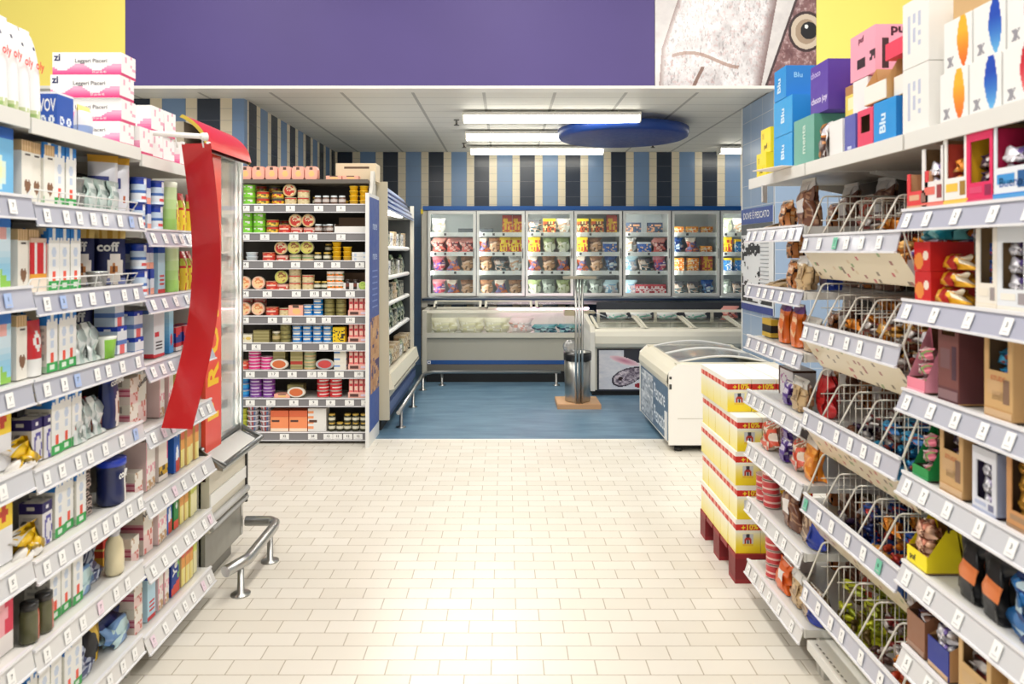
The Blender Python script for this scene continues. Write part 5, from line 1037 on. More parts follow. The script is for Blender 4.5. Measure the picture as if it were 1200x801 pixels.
T('t_orange', 'small orange and white tin', .04, .05, lambda a, v: (246, 236, 226) if v > .66 or v < .2 else ((240, 130, 40) if rnd(int(a * 14), int(v * 6)) > .35 else (60, 130, 70)), (226, 214, 200))
T('t_blue', 'bright blue tuna tin', .042, .045, lambda a, v: (240, 232, 220) if .3 < v < .75 and .38 < a < .62 else (22, 130, 206), (206, 206, 210))
T('t_bluecup', 'wide blue tuna tin', .045, .055, lambda a, v: (40, 160, 226) if v > .3 else (24, 110, 190), (200, 206, 210))
T('t_olive', 'flat olive gold tin', .045, .036, lambda a, v: (150, 142, 88) if v < .7 else (110, 104, 62), (166, 156, 96), mat='foil')
T('t_mag', 'magenta tub with white band', .052, .052, lambda a, v: (246, 226, 236) if .34 < v < .56 else (222, 50, 136), (240, 200, 220), 'food_tub')
T('t_pur', 'purple tub with pale label', .052, .052, lambda a, v: (226, 214, 236) if .3 < v < .56 and .36 < a < .64 else (124, 58, 150), (206, 176, 214), 'food_tub')
T('t_redw', 'red and white tomato tin', .052, .055, lambda a, v: (244, 236, 232) if .35 < v < .62 and rnd(int(a * 12), 1) > .3 else (210, 40, 48), (214, 206, 196))
T('t_grn2', 'green label fish tin', .052, .05, lambda a, v: (110, 150, 90) if .3 < v < .6 else ((214, 176, 120) if v < .3 else (196, 186, 150)), (196, 186, 150))
K('w_cup', 'dessert_cup', 'white and blue printed cup', 'cup', (.104, .104, .042), lathem('dessert_cup', [(.038, 0), (.05, .034), (.0525, .035), (.0525, .041), (0, .041)], lambda a, j: (226, 224, 230) if j or rnd(int(a * 18), 3) > .5 else (190, 90, 90) if int(a * 18) % 2 else (110, 140, 190), 18))
K('w_tub', 'white_tub', 'small white tub', 'tub', (.1, .1, .035), lathem('white_tub', [(.04, 0), (.046, .028), (.049, .029), (.049, .035), (0, .035)], (222, 232, 238), 16))
K('ycup', 'yellow_cup', 'yellow plastic cup', 'cup', (.08, .08, .038), lathem('yellow_cup', [(.03, 0), (.036, .032), (.039, .033), (.039, .038), (0, .038)], lambda a, j: (244, 200, 40) if j else (236, 186, 30), 16))
K('ygreen', 'lemon_cup', 'yellow green printed cup', 'cup', (.075, .075, .045), lathem('lemon_cup', [(.03, 0), (.035, .038), (.037, .039), (.037, .045), (0, .045)], lambda a, j: (206, 214, 80) if j or rnd(int(a * 14), 2) > .4 else (236, 232, 130), 14))
def jar(key, desc, r, h, cb, cl, lidc):
    K(key, 'food_jar', desc, 'jar', (2 * r + .002, 2 * r + .002, h), lathem('food_jar', [(r * .9, 0), (r, .004), (r, h * .28), (r, h * .6), (r * .95, h * .72), (r * .78, h * .8), (r * .78, h * .84)], lambda a, j: cl if j == 2 and .22 < a < .78 else cb, 14), (('lid', lathem('lid', [(r * .86, h * .82), (r * .88, h * .83), (r * .88, h * .98), (r * .82, h), (0, h)], lidc, 14), 'lid of another colour'),))
jar('j_white', 'small dark jar with white lid', .03, .075, (110, 80, 66), (206, 196, 190), (226, 236, 240)); jar('j_gold', 'olive jar with gold lid', .03, .07, (60, 60, 36), (226, 222, 200), (214, 178, 80)); jar('j_dark', 'dark jar with dark lid', .032, .085, (46, 34, 30), (120, 60, 46), (60, 46, 40)); jar('j_mid', 'jar of chopped olives with cream lid', .036, .09, (120, 110, 60), (190, 170, 120), (222, 214, 190))
jar('j_redcap', 'jar with bright red lid', .045, .115, (70, 66, 130), (206, 200, 190), (220, 50, 40))
def disc(key, desc, r, c1, c2, c3):
    b = MB(); b.lathe([(.0001, 0), (r * .96, .0), (r, .004), (r, .03), (r * .96, .034), (.0001, .034)], (200, 186, 160), 20, 'y')
    b.grid(lambda u, v: (r * .93 * v * cos(2 * pi * u), -.0006, r * .93 * v * sin(2 * pi * u)), 20, 5, lambda u, v: c1 if v > .8 else (c2 if rnd(int(u * 9), int(v * 5)) > .4 else c3), False)
    for i in range(len(b.v)): p = b.v[i]; b.v[i] = (p[0], p[1], p[2] + r)
    K(key, 'round_tin', desc, 'tin', (2 * r, .04, 2 * r), b.mesh('round_tin', 'gloss'))
disc('d_red', 'round red tin standing on edge', .056, (224, 190, 130), (206, 60, 50), (240, 220, 180)); disc('d_green', 'round yellow green tin standing on edge', .056, (206, 210, 90), (232, 214, 120), (170, 110, 60)); disc('d_pink', 'round pale pink pack standing on edge', .056, (250, 196, 170), (248, 214, 160), (232, 140, 90)); disc('d_lime', 'small lime round tub standing on edge', .035, (176, 206, 90), (190, 214, 110), (150, 190, 80))
def oval(key, desc, c1, c2):
    b = MB(); b.lathe([(.0001, 0), (.058, 0), (.062, .004), (.062, .02), (.0001, .022)], (206, 200, 186), 22, 'y')
    b.grid(lambda u, v: (.056 * v * cos(2 * pi * u), -.0006, .056 * v * sin(2 * pi * u)), 20, 5, lambda u, v: c1 if v > .7 else c2, False)
    for i in range(len(b.v)): p = b.v[i]; b.v[i] = (p[0] * 1.25, p[1], (p[2] + .062) * .72)
    K(key, 'oval_tin', desc, 'tin', (.155, .03, .09), b.mesh('oval_tin', 'gloss'))
oval('o_white', 'white oval fish tin standing on edge', (232, 226, 214), (214, 110, 60)); oval('o_grey', 'grey oval fish tin standing on edge', (170, 174, 180), (206, 70, 70))
def f_sal(k, u, v): return (90, 70, 60) if v > .72 and .3 < u < .7 and k == 'F' else ((244, 200, 130) if k == 'F' and math.hypot(u - .55, v - .4) < .28 else (250, 182, 160))
def sixm(w, d, h):
    b = MB(); pts = [(-w * .42, 0), (w * .42, 0), (w * .5, h * .14), (w * .5, h * .76), (w * .36, h), (-w * .36, h), (-w * .5, h * .76), (-w * .5, h * .14)]
    b.face([(x, 0, z) for x, z in pts], SAL); b.face([(x, d, z) for x, z in pts][::-1], SAL)
    for i in range(8): a, c = pts[i], pts[(i + 1) % 8]; b.face([(a[0], 0, a[1]), (a[0], d, a[1]), (c[0], d, c[1]), (c[0], 0, c[1])], (244, 170, 150))
    b.grid(lambda u, v: (-.4 * w + .8 * w * u, -.0008, h * (.1 + .84 * v)), 12, 12, lambda u, v: f_sal('F', u, v), False); return b.mesh('salmon_carton', 'print')
K('sixpack', 'salmon_carton', 'pink cut corner carton with yellow print', 'carton', (.104, .08, .108), sixm(.102, .08, .108))
K('pinkflat', 'salmon_carton', 'flat pink carton', 'carton', (.13, .1, .03), boxm('salmon_carton', .13, .1, .03, f_sal)); K('pinkcube', 'salmon_carton', 'square pink carton with yellow print', 'carton', (.118, .1, .085), boxm('salmon_carton', .118, .1, .085, f_sal, (14, 12)))
K('beigecase', 'case_box', 'large beige case with slot handle', 'box', (.34, .2, .15), boxm('case_box', .34, .2, .15, lambda k, u, v: (96, 74, 56) if k == 'F' and .2 < u < .84 and .68 < v < .8 else (226, 208, 176), (24, 16)))
K('trayw', 'jar_tray', 'white display tray with brown back', 'tray', (.27, .16, .135), traym('jar_tray', .27, .16, .075, .055, (240, 238, 234), (120, 92, 66), cut=.15, topback=.135))
K('orangecase', 'salmon_case', 'orange and pink case with dark badge', 'box', (.148, .12, .12), boxm('salmon_case', .148, .12, .12, lambda k, u, v: ((90, 60, 50) if .08 < u < .5 and .62 < v < .82 else ((250, 230, 206) if v < .25 else (246, 150, 100))) if k == 'F' else (236, 120, 76), (16, 14))); K('orangetop', 'salmon_case', 'flat orange case', 'box', (.148, .12, .05), boxm('salmon_case', .148, .12, .05, lambda k, u, v: (226, 110, 70)))
K('whitecaseo', 'salmon_case', 'white and orange striped case', 'box', (.15, .12, .19), boxm('salmon_case', .15, .12, .19, lambda k, u, v: ((90, 60, 50) if .08 < u < .5 and .38 < v < .48 else ((244, 160, 110) if u < .3 and int(v * 9) % 2 else (236, 234, 230))) if k == 'F' else (232, 228, 222), (16, 18)))
K('olivebox', 'olive_case', 'olive gold stack box', 'box', (.13, .1, .1), boxm('olive_case', .13, .1, .1, lambda k, u, v: (150, 140, 90) if int(v * 8) % 2 else (176, 166, 116), (8, 8), mat='foil')); K('olivesmall', 'olive_case', 'upright olive gold box', 'box', (.1, .09, .16), boxm('olive_case', .1, .09, .16, lambda k, u, v: (190, 70, 60) if .28 < v < .42 and k == 'F' else ((160, 150, 100) if int(v * 10) % 2 else (184, 172, 124)), (8, 12), mat='foil'))
K('yellowbox', 'spice_box', 'yellow box with black print', 'box', (.1, .09, .125), boxm('spice_box', .1, .09, .125, lambda k, u, v: (60, 54, 40) if k == 'F' and rnd(int(u * 8), int(v * 11)) > .62 and .1 < v < .8 else (240, 204, 30), (10, 12)))
K('cratebox', 'egg_box', 'white box with yellow spots', 'box', (.125, .1, .065), boxm('egg_box', .125, .1, .065, lambda k, u, v: (226, 196, 100) if k == 'F' and (math.hypot(u - .3, v - .5) < .2 or math.hypot(u - .75, v - .5) < .18) else (232, 226, 206), (14, 10)))
K('whiteflat', 'fish_pack', 'flat white fish pack', 'pack', (.15, .1, .035), boxm('fish_pack', .15, .1, .035, lambda k, u, v: (190, 206, 226) if rnd(int(u * 7), int(v * 3)) > .6 else (236, 236, 234))); K('whitestack', 'fish_pack', 'small white and blue striped pack', 'pack', (.1, .08, .055), boxm('fish_pack', .1, .08, .055, lambda k, u, v: (110, 150, 206) if .4 < v < .7 and u < .5 else (236, 232, 220)))
def stickm():
    b = MB(); b.box(-.085, .085, 0, .1, 0, .045, (246, 176, 166), {'F': (248, 190, 176)}); b.box(-.07, .0, -.001, 0, .008, .032, (96, 66, 60)); b.box(.02, .075, -.001, 0, .012, .03, (236, 220, 240)); return b.mesh('stick_display', 'print')
sk = MB()
for k in range(4):
    x = -.063 + k * .042; sk.box(x - .017, x + .017, .01, .085, .044, .152, (242, 150, 146), {'F': (240, 132, 130), 'T': (190, 60, 60)}); sk.box(x - .012, x + .012, .008, .0105, .06, .14, (250, 214, 196)); sk.box(x - .012, x + .012, .007, .0105, .095, .115, (214, 70, 80))
K('stickbox', 'stick_display', 'pink display box of slim packs', 'display', (.172, .1, .155), stickm(), (('slim_pack', sk.mesh('slim_pack', 'print'), None),))
# --- freezer and cooler packs
def fz(key, desc, w, h, cols, box=False, name=None, d=.1):
    nm = name or ('frozen_box' if box else 'frozen_bag'); f = lambda u, v: cols[0] if v > (.74 if not box else .82) else (cols[-1] if .2 < u < .8 and .52 < v < .66 else cols[1 + int(rnd(int(u * 9) + len(key), int(v * 9), len(desc)) * (len(cols) - 1)) % (len(cols) - 1)])
    K(key, nm, desc, 'frozen food', (w, d, h), boxm(nm, w, d, h, (lambda k, u, v: f(u, v)), (9, 11), (2, 3)) if box else pouchm(nm, w, h, d, f, 12, 11, 'gloss', .014, 0, .06, len(key)))
fz('z_pink', 'pink frozen bag with red top', .17, .17, [(244, 170, 160), (236, 120, 110), (250, 200, 190), (110, 30, 50)]); fz('z_pur', 'pink and violet frozen bag', .15, .2, [(244, 160, 170), (110, 90, 180), (250, 226, 220), (226, 90, 110)]); fz('z_or', 'orange and white frozen bag', .14, .17, [(240, 226, 210), (226, 130, 80), (190, 90, 60), (110, 110, 160)]); fz('z_brn', 'brown frozen bag', .15, .18, [(170, 120, 84), (206, 160, 120), (120, 84, 66), (226, 190, 160)])
fz('z_wht', 'white frozen bag', .16, .16, [(232, 230, 226), (206, 206, 200), (240, 240, 240), (200, 160, 130)]); fz('z_yel', 'yellow frozen box', .16, .2, [(244, 206, 40), (250, 226, 90), (196, 60, 50), (240, 200, 30)], True); fz('z_red', 'tall red and yellow frozen box', .14, .235, [(190, 70, 60), (206, 84, 66), (240, 196, 60)], True)
fz('z_grn', 'pale green frozen bag', .15, .18, [(190, 206, 150), (226, 230, 206), (150, 166, 110), (236, 236, 226)]); fz('z_gry', 'grey green frozen bag', .15, .2, [(150, 160, 150), (196, 206, 196), (110, 120, 116), (220, 226, 220)]); fz('z_blu', 'blue frozen bag', .14, .16, [(40, 90, 170), (110, 160, 210), (230, 236, 240), (26, 50, 110)]); fz('z_bbox', 'blue and white frozen box', .19, .12, [(230, 236, 244), (50, 110, 196), (236, 200, 160), (40, 90, 180)], True)
fz('z_dark', 'dark blue frozen box', .2, .12, [(50, 66, 90), (60, 80, 106), (206, 150, 110), (44, 58, 80)], True); fz('z_obox', 'orange frozen box', .155, .085, [(246, 160, 50), (250, 200, 110), (232, 120, 40), (250, 240, 220)], True); fz('z_rbox', 'red and white frozen box', .2, .12, [(226, 90, 100), (244, 214, 214), (196, 50, 66), (250, 236, 236)], True); fz('z_slate', 'slate and brown frozen bag', .18, .13, [(90, 90, 96), (150, 120, 100), (60, 90, 100), (206, 190, 180)])
fz('z_cyan', 'pale blue frozen bag', .17, .17, [(190, 220, 232), (226, 238, 244), (120, 170, 210), (210, 200, 206)]); fz('z_pizza', 'yellow frozen box with pizza print', .17, .17, [(244, 210, 30), (206, 90, 40), (240, 220, 150), (90, 60, 40)], True); fz('z_mul', 'blue and yellow frozen box', .15, .15, [(244, 206, 50), (40, 110, 200), (240, 240, 240), (80, 150, 210)], True); fz('z_tray', 'dark frozen tray', .2, .06, [(60, 66, 70), (84, 90, 96)], True, 'frozen_tray')
fz('z_big', 'large cream frozen bag', .3, .2, [(226, 220, 196), (206, 200, 176), (240, 236, 220), (216, 210, 170)], False, None, .2); fz('z_bigp', 'large pinkish frozen bag', .26, .2, [(236, 210, 214), (226, 160, 150), (240, 228, 230), (206, 190, 190)], False, None, .2); fz('z_bigt', 'teal and navy frozen bag', .28, .12, [(60, 140, 150), (40, 44, 90), (150, 190, 200), (30, 90, 110)], False, None, .2); fz('z_lid', 'frozen bag with teal print', .24, .09, [(236, 238, 234), (120, 200, 180), (240, 240, 236), (220, 224, 226)], False, None, .2)
fz('c_dark', 'dark chilled pack', .14, .11, [(50, 54, 50), (110, 110, 96), (206, 200, 180), (70, 90, 90)], True, 'chilled_pack', .08); fz('c_salad', 'green salad bag', .16, .14, [(110, 130, 90), (60, 80, 60), (196, 206, 180), (90, 110, 110)], False, 'salad_bag', .08); fz('c_white', 'white chilled tub', .14, .1, [(232, 232, 230), (206, 206, 206), (240, 240, 238), (90, 100, 130)], True, 'chilled_pack', .08); fz('c_beige', 'beige chilled tray', .18, .08, [(206, 180, 140), (226, 214, 190), (150, 120, 90)], True, 'chilled_tray', .12)
for kk in list(KINDS):
    if kk.startswith('c_'): KINDS[kk].cat = 'chilled food'
# ------------------------------------------------------------------ placing the goods
ITEMS = []
def put(key, fr, lx, ly, z, ctx, yaw=0.0, pitch=0.0, roll=0.0, name=None):
    k = KINDS[key]; o = link(k.name, k.root)
    o.matrix_world = Matrix.Translation(fr.w(lx, ly, z)) @ Matrix.Rotation(fr.rz + yaw, 4, 'Z') @ Matrix.Rotation(pitch, 4, 'X') @ Matrix.Rotation(roll, 4, 'Y')
    for p in k.parts:
        c = link(p[0], p[1], o)
        if p[2]: c['label'] = p[2]
    o['category'] = k.cat; p = fr.w(lx, ly, z)
    ITEMS.append([o, k, ctx, p, lx, ly, z])
    return o
GAP = .004
OCC = {}
def run(unit, si, key, a, b, levels=1, ly=.03, n=None, dz=0.0, yaw=0.0, maxn=99, ragged=False, ctx=None):
    """fill shelf si of a unit between two positions (local x a..b) with a kind"""
    fr, dk, y0 = FR[unit]; k = KINDS[key]; w = k.size[0] + GAP
    cnt = n or max(1, int((b - a + .012) / w)); cnt = min(cnt, maxn)
    step = (b - a) / cnt if n is None else max(w, (b - a) / cnt)
    for i in range(cnt):
        x = a + step * (i + .5); lv = levels[i % len(levels)] if isinstance(levels, (list, tuple)) else levels
        for L in range(lv):
            put(key, fr, x, ly + (R.uniform(0, .012) if k.cat not in ('case',) else 0), dk[si] + .0045 + dz + L * (k.size[2] + .0008), ctx or CT(unit, si), yaw + R.uniform(-.03, .03) * (k.name not in ('tissue_box',)))
ORD = ['first', 'second', 'third', 'fourth', 'fifth', 'sixth', 'seventh', 'eighth', 'ninth', 'tenth', 'eleventh', 'twelfth', 'thirteenth', 'fourteenth', 'fifteenth', 'sixteenth']
def CT(unit, si):
    n = len(FR[unit][1]); w = 'top' if si == 0 else ('bottom' if si == n - 1 else ORD[si])
    return "%s's %s shelf" % (unit, w)
XG = 1.39 * F_
def LX(unit, px, xf=None): return (XG if xf is None else -xf * F_) / (CX_ - px) - FR[unit][2]
def runL(unit, si, key, p0, p1, levels=1, **kw):
    fr, dk, y0 = FR[unit]; W = {'left near bay': .68, 'left middle bay': .628, 'left far bay': .628}[unit]
    a, b = max(.004, LX(unit, p0)), min(W - .004, LX(unit, p1)); run(unit, si, key, a, b, levels, **kw)
def RX(unit, px): return FR[unit][2] - 1.16 * F_ / (px - CX_)
def RXG(px): return FR['right near bay'][2] - 1.128 * F_ / (px - CX_)
def runR(unit, si, key, p0, p1, levels=1, **kw):
    a, b = max(.004, RX(unit, p0)), min(.68, RX(unit, p1)); run(unit, si, key, a, b, levels, **kw)

A, B, C = 'left near bay', 'left middle bay', 'left far bay'
# near bay: only its far edge shows
for si, key in ((1, 'bluepack'), (2, 'sky'), (3, 'sky'), (4, 'yelcarton'), (5, 'yelcarton'), (6, 'pinkredbox'), (7, 'milk')): run(A, si, key, .38, .675, n=int(.29 / (KINDS[key].size[0] + .006)))
# middle bay
for q in range(4): put('oly', FR[B][0], LX(B, 6.5 + 13 * q), .03, FR[B][1][0] + (.0045 if q > 1 else .0145), CT(B, 0))
for L in range(4): put('longbox', FR[B][0], LX(B, 137, -1.40) + .05 + .012 * (L % 2), .03, FR[B][1][0] + .005 + L * .0838, CT(B, 0))
put('bluepad', FR[B][0], LX(B, 62) + .04, .016, FR[B][1][0] + .0045, CT(B, 0)); put('smallwhite', FR[B][0], LX(B, 96) + .02, .012, FR[B][1][0] + .0045, CT(B, 0))
runL(B, 1, 'heart', 27, 49, n=3); runL(B, 1, 'milk', 52, 90, n=3); runL(B, 1, 'cleartub', 90, 106, 2, n=1, ly=.06); runL(B, 1, 'foilsachet', 105, 121, n=3, ly=.03); put('creamer2', FR[B][0], .505, .065, FR[B][1][1] + .005, CT(B, 1), -.9); put('creamer2', FR[B][0], .575, .06, FR[B][1][1] + .005, CT(B, 1), -.9)
runL(B, 2, 'heart', 24, 38, n=2); runL(B, 2, 'redstick', 38, 56, n=2); runL(B, 2, 'milk', 57, 89, n=3); runL(B, 2, 'openbox', 90, 108, ly=.09); runL(B, 2, 'cleartub', 108, 122, 1, n=1, ly=.03); put('creamer', FR[B][0], .562, .075, FR[B][1][2] + .005, CT(B, 2), -1.05); put('creamer', FR[B][0], .49, .15, FR[B][1][2] + .005, CT(B, 2), -1.1); None
runL(B, 3, 'heart', 23, 36, n=1); runL(B, 3, 'redpouch', 36, 55, n=1); runL(B, 3, 'milk', 56, 92, n=3); runL(B, 3, 'silverbag', 94, 112, n=2); runL(B, 3, 'greentub', 114, 135, n=1); put('creamer', FR[B][0], LX(B, 118), .22, FR[B][1][3] + .005, CT(B, 3), -1.1); put('creamer', FR[B][0], LX(B, 132), .16, FR[B][1][3] + .005, CT(B, 3), -1.1); runL(B, 3, 'bluebox', 138, 149.5, 2, n=1)
runL(B, 4, 'purplepack', 16, 40, n=2, ly=.1); runL(B, 4, 'purplepack', 41, 61, n=2); runL(B, 4, 'milk', 62, 89, n=3); runL(B, 4, 'silverbag', 90, 108, n=3); runL(B, 4, 'redbag', 108, 128, n=1, ly=.06); runL(B, 4, 'cofbottle', 128, 149, n=1)
put('yellowbag', FR[B][0], LX(B, 26), .015, FR[B][1][4] + .006, CT(B, 4))
runL(B, 5, 'purplelie', 24, 50, 2, n=1, ly=.14); runL(B, 5, 'purplepack', 51, 66, n=1); runL(B, 5, 'milk', 66, 98, n=3); runL(B, 5, 'speckjar', 99, 117, 5, n=1, ly=.05); runL(B, 5, 'coftin', 119, 146, n=1)
put('yellowbag', FR[B][0], LX(B, 34), .015, FR[B][1][5] + .006, CT(B, 5))
runL(B, 6, 'oldjar', 30, 61, n=2); runL(B, 6, 'milk', 62, 91, n=3); runL(B, 6, 'bluebag', 92, 106, n=1); runL(B, 6, 'checkbag', 108, 124, n=1, ly=.06); runL(B, 6, 'creambottle', 126, 143, n=1); runL(B, 6, 'orangebox', 143, 150, n=1, ly=.09)
runL(B, 7, 'milk', 34, 90, n=5); runL(B, 7, 'checkbag', 90, 110, n=1); runL(B, 7, 'goldpouch', 110, 132, n=1, ly=.05); runL(B, 7, 'bluebag', 134, 148, n=1)
# far bay
runL(C, 0, 'shortbox', 158, 176, [1], n=1, ly=.012); runL(C, 0, 'shortbox', 178, 208, [2, 2], n=2); runL(C, 0, 'shortbox', 211, 228, 1, n=1)
runL(C, 1, 'blucan', 150, 172, 2, n=1); runL(C, 1, 'thinblue', 172, 178, 2, n=1); runL(C, 1, 'blucan', 178, 191, 2, n=1); runL(C, 1, 'greencan', 192, 206, n=1); runL(C, 1, 'fruit', 206, 233, n=3)
runL(C, 2, 'blucan', 150, 172, 2, n=1); runL(C, 2, 'thinblue', 172, 183, 2, n=2); runL(C, 2, 'tallblue', 184, 198, n=1); runL(C, 2, 'greencan', 198, 207, n=1); runL(C, 2, 'fruit', 208, 233, n=3)
runL(C, 3, 'bluebox', 150, 172, 2, n=1); runL(C, 3, 'hhbox', 176, 198, n=1); runL(C, 3, 'cyanbox', 199, 207, n=1); runL(C, 3, 'redmix', 208, 233, n=3)
runL(C, 4, 'pinkbox', 152, 166, 2, n=1); runL(C, 4, 'pinktall', 167, 187, n=1, ly=.06); runL(C, 4, 'slimpink', 188, 206, n=2); runL(C, 4, 'limeslim', 207, 235, n=4)
runL(C, 5, 'pinkbox', 152, 172, [1], n=1); runL(C, 5, 'slimpink', 173, 185, n=2); runL(C, 5, 'yelbox', 187, 202, n=1); runL(C, 5, 'olabox', 202, 214, n=1); runL(C, 5, 'orangeslim', 214, 234, n=4)
runL(C, 6, 'pinkbox', 152, 168, 1, n=1); runL(C, 6, 'pinktall', 168, 184, n=1); runL(C, 6, 'slimpink', 185, 197, n=2); runL(C, 6, 'olabox', 198, 204, n=1); runL(C, 6, 'greenbox', 205, 213, n=1); runL(C, 6, 'orangeslim', 213, 224, n=2); runL(C, 6, 'limeslim', 224, 234, n=2)
runL(C, 7, 'pinkbox', 152, 170, 2, n=1); runL(C, 7, 'tallblue', 172, 184, n=1); runL(C, 7, 'slimpink', 185, 200, n=2); runL(C, 7, 'yesbox', 201, 212, n=1); runL(C, 7, 'orangeslim', 213, 226, n=3); runL(C, 7, 'limeslim', 226, 234.5, n=1)

# right row
D_, E_, G_ = 'right far bay', 'basket bay', 'right near bay'
fr = FR[D_][0]; z0 = 1.922
def top(key, px, z, ly=.03, yaw=0, half=True, **kw):
    x = RX(D_, px); return put(key, fr, x, ly, z, 'top of the right row', yaw, **kw)
def topL(key, px, z, ly=.03, yaw=0): return put(key, fr, max(.005, RX(D_, px)) + KINDS[key].size[0] / 2, ly, z, 'top of the right row', yaw)
topL('yellowcase', 876, z0); topL('yellowcase', 877, z0 + .112, .05)
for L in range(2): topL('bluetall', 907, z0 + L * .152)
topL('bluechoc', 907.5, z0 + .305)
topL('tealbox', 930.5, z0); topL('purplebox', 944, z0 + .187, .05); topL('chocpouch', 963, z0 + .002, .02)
topL('whitecase', 972, z0, .03); topL('yellowtin', 968, z0 + .127, .1); topL('bluecase', 990, z0, .03); topL('whitecase', 983, z0 + .127, .08); topL('redopen', 1005, z0, .03)
topL('pufpink', 980, z0 + .255, .08)
topL('bluechoc', 1024, z0, .03); topL('brownopen', 1013, z0 + .134, .03); topL('brownopen', 1040, z0 + .134, .05); topL('redflat', 1030, z0 + .257, .05)
topL('tallwhite', 1058, z0, .03); topL('tallwhite', 1058, z0 + .192, .03)
xs = [(RX(D_, 1104), 'leaforange'), (RX(D_, 1104) + .122, 'leafblue'), (RX(D_, 1104) + .244, 'leafred'), (RX(D_, 1104) + .366, 'leafred')]
for (x, key) in xs:
    for L in range(2): put(key if not (key == 'leafblue' and L == 2) else key, fr, x + .05, .03 + (.01 if L else 0), z0 + L * .1365, 'top of the right row')
put('browncase', fr, RX(D_, 1104) + .15, .06, z0 + .275, 'top of the right row')
put('whiteflap', fr, RX(D_, 925), .026, z0 + .001, 'top of the right row', .25)
# near bay cartons and what is in them
def fillbox(c, key, n, w, d, dz=.006, lv=1, si=None, ctx=None):
    o, k, cx, p, lx, ly, z = c; lv = max(lv, int((k.size[2] - .025) / .04)) if k.size[2] > .12 else lv
    for L in range(lv):
        for i in range(n): put(key, FR[G_][0], lx + (i - (n - 1) / 2) * w, ly + d, z + dz + L * .04, cx, R.uniform(-.06, .06)); ITEMS[-1][0].scale = (min(1, (k.size[0] - .046) / .078), .95, 1)
def carton(si, key, px, fill=None, n=1, w=.07, d=.05, lv=1, ly=.001, dz=.006):
    fr, dk, y = FR[G_]; k = KINDS[key]; x = max(.004, RXG(px)) + k.size[0] / 2; d = .011
    put(key, fr, x, ly, dk[si] + .0045, CT(G_, si)); c = ITEMS[-1]
    if fill: fillbox(c, fill, n, w, d, dz, lv)
for si, lst in {1: [('opred', 1057, 'w_peach', 1, .07, .06, 1), ('opwhite', 1079, 'w_white', 1, .07, .06, 2), ('opyellow', 1104, 'w_or', 1, .07, .06, 2), ('oppink', 1131, 'w_dark', 1, .07, .06, 3), ('opblue', 1162, 'w_white', 1, .07, .06, 3), ('oppink', 1210, 'w_white', 1, .07, .06, 2)],
                2: [('opcream', 1142, 'w_blue', 1, .07, .06, 3), ('opwhiteblue', 1167, 'w_white', 1, .07, .07, 3), ('opcream', 1206, 'w_brown', 1, .07, .06, 2)],
                3: [('oppuf', 1060, 'w_pink', 1, .07, .05, 3), ('opbrown', 1098, None), ('optan', 1152, 'w_teal', 1, .07, .06, 3)],
                4: [('opgreen', 1068, 'w_pink', 1, .06, .05, 3), ('optan', 1100, 'w_dark', 1, .07, .06, 2), ('opwhiteoval', 1138, 'w_white', 1, .06, .05, 2), ('opchoc', 1178, 'w_brown', 1, .07, .05, 2)],
                5: [('opyelpuf', 1046, 'w_peach', 1, .07, .05, 3)], 6: [('opbrownlow', 1058, 'w_dark', 1, .06, .05, 3), ('opnavy', 1086, 'w_white', 1, .07, .05, 3), ('opcut', 1122, 'w_mix', 1, .07, .05, 2), ('opcut', 1180, 'w_brown', 1, .07, .05, 2)], 7: [('opcut', 1100, 'w_or', 1, .07, .06, 2), ('opnavy', 1150, 'w_pink', 1, .07, .06, 2)]}.items():
    for c in lst: carton(si, *c)
run(G_, 2, 'redface', .01, .088, 2, n=1, ly=.008); run(G_, 2, 'tealbag', .012, .13, n=1, ly=.03, dz=.167)
for L in range(3): run(G_, 2, 'snackbar', .1, .2, n=1, ly=.008 + .01 * L, dz=L * .044)
put('whitebag', FR[G_][0], .10, .03, FR[G_][1][4] + .163, CT(G_, 4))
run(G_, 5, 'blackcoffee', RXG(1110), RXG(1110) + .19, n=2, ly=.01); run(G_, 5, 'bluefoil', RXG(1110) + .195, .66, ly=.012)
put('snackbar', FR[G_][0], .055, .08, FR[G_][1][5] + .155, CT(G_, 5)); KINDS['snackbar'].desc
fl_ = MB(); fl_.grid(lambda u, v: (-.05 + .1 * u, -.03 - .012 * sin(pi * u), -.075 + .075 * v), 8, 2, (244, 245, 246)); fl_.grid(lambda u, v: (-.05 + .1 * u, -.027 - .012 * sin(pi * u), -.075 + .075 * v), 8, 2, (236, 238, 240), True, True)
o = thing('shelf_flag', 'blank white curved price flag below the right far end of top shelf', 'sign', FR[D_][0].w(RX(D_, 913), 0, 1.872), -pi / 2 - .5, None, fl_.mesh('shelf_flag', 'gloss'))
# baskets
BW = .668
cand = [['w_dark', 'w_mix', 'w_or', 'w_or', 'w_white'], ['w_or', 'w_mix', 'w_brown', 'w_mix', 'w_white'], ['w_dark', 'w_mix', 'w_teal', 'w_teal', 'w_teal'], ['w_dark', 'w_blue', 'w_or', 'w_blue', 'w_white'], ['w_lime', 'w_lime', 'w_mix', 'w_or', 'w_pink']]
pal = {'w_dark': [(60, 40, 70), (110, 70, 50), (196, 190, 190)], 'w_mix': [(206, 200, 196), (150, 60, 56), (90, 66, 60)], 'w_or': [(240, 150, 50), (250, 200, 120), (196, 70, 40)], 'w_brown': [(206, 150, 60), (110, 56, 34), (230, 206, 160)], 'w_white': [(232, 230, 236), (110, 90, 160), (206, 196, 220)], 'w_teal': [(60, 160, 206), (40, 110, 170), (150, 70, 60)], 'w_blue': [(30, 90, 180), (24, 40, 96), (190, 60, 50)], 'w_lime': [(206, 210, 50), (150, 160, 40), (100, 80, 40)], 'w_pink': [(240, 214, 214), (226, 120, 140), (150, 180, 110)]}
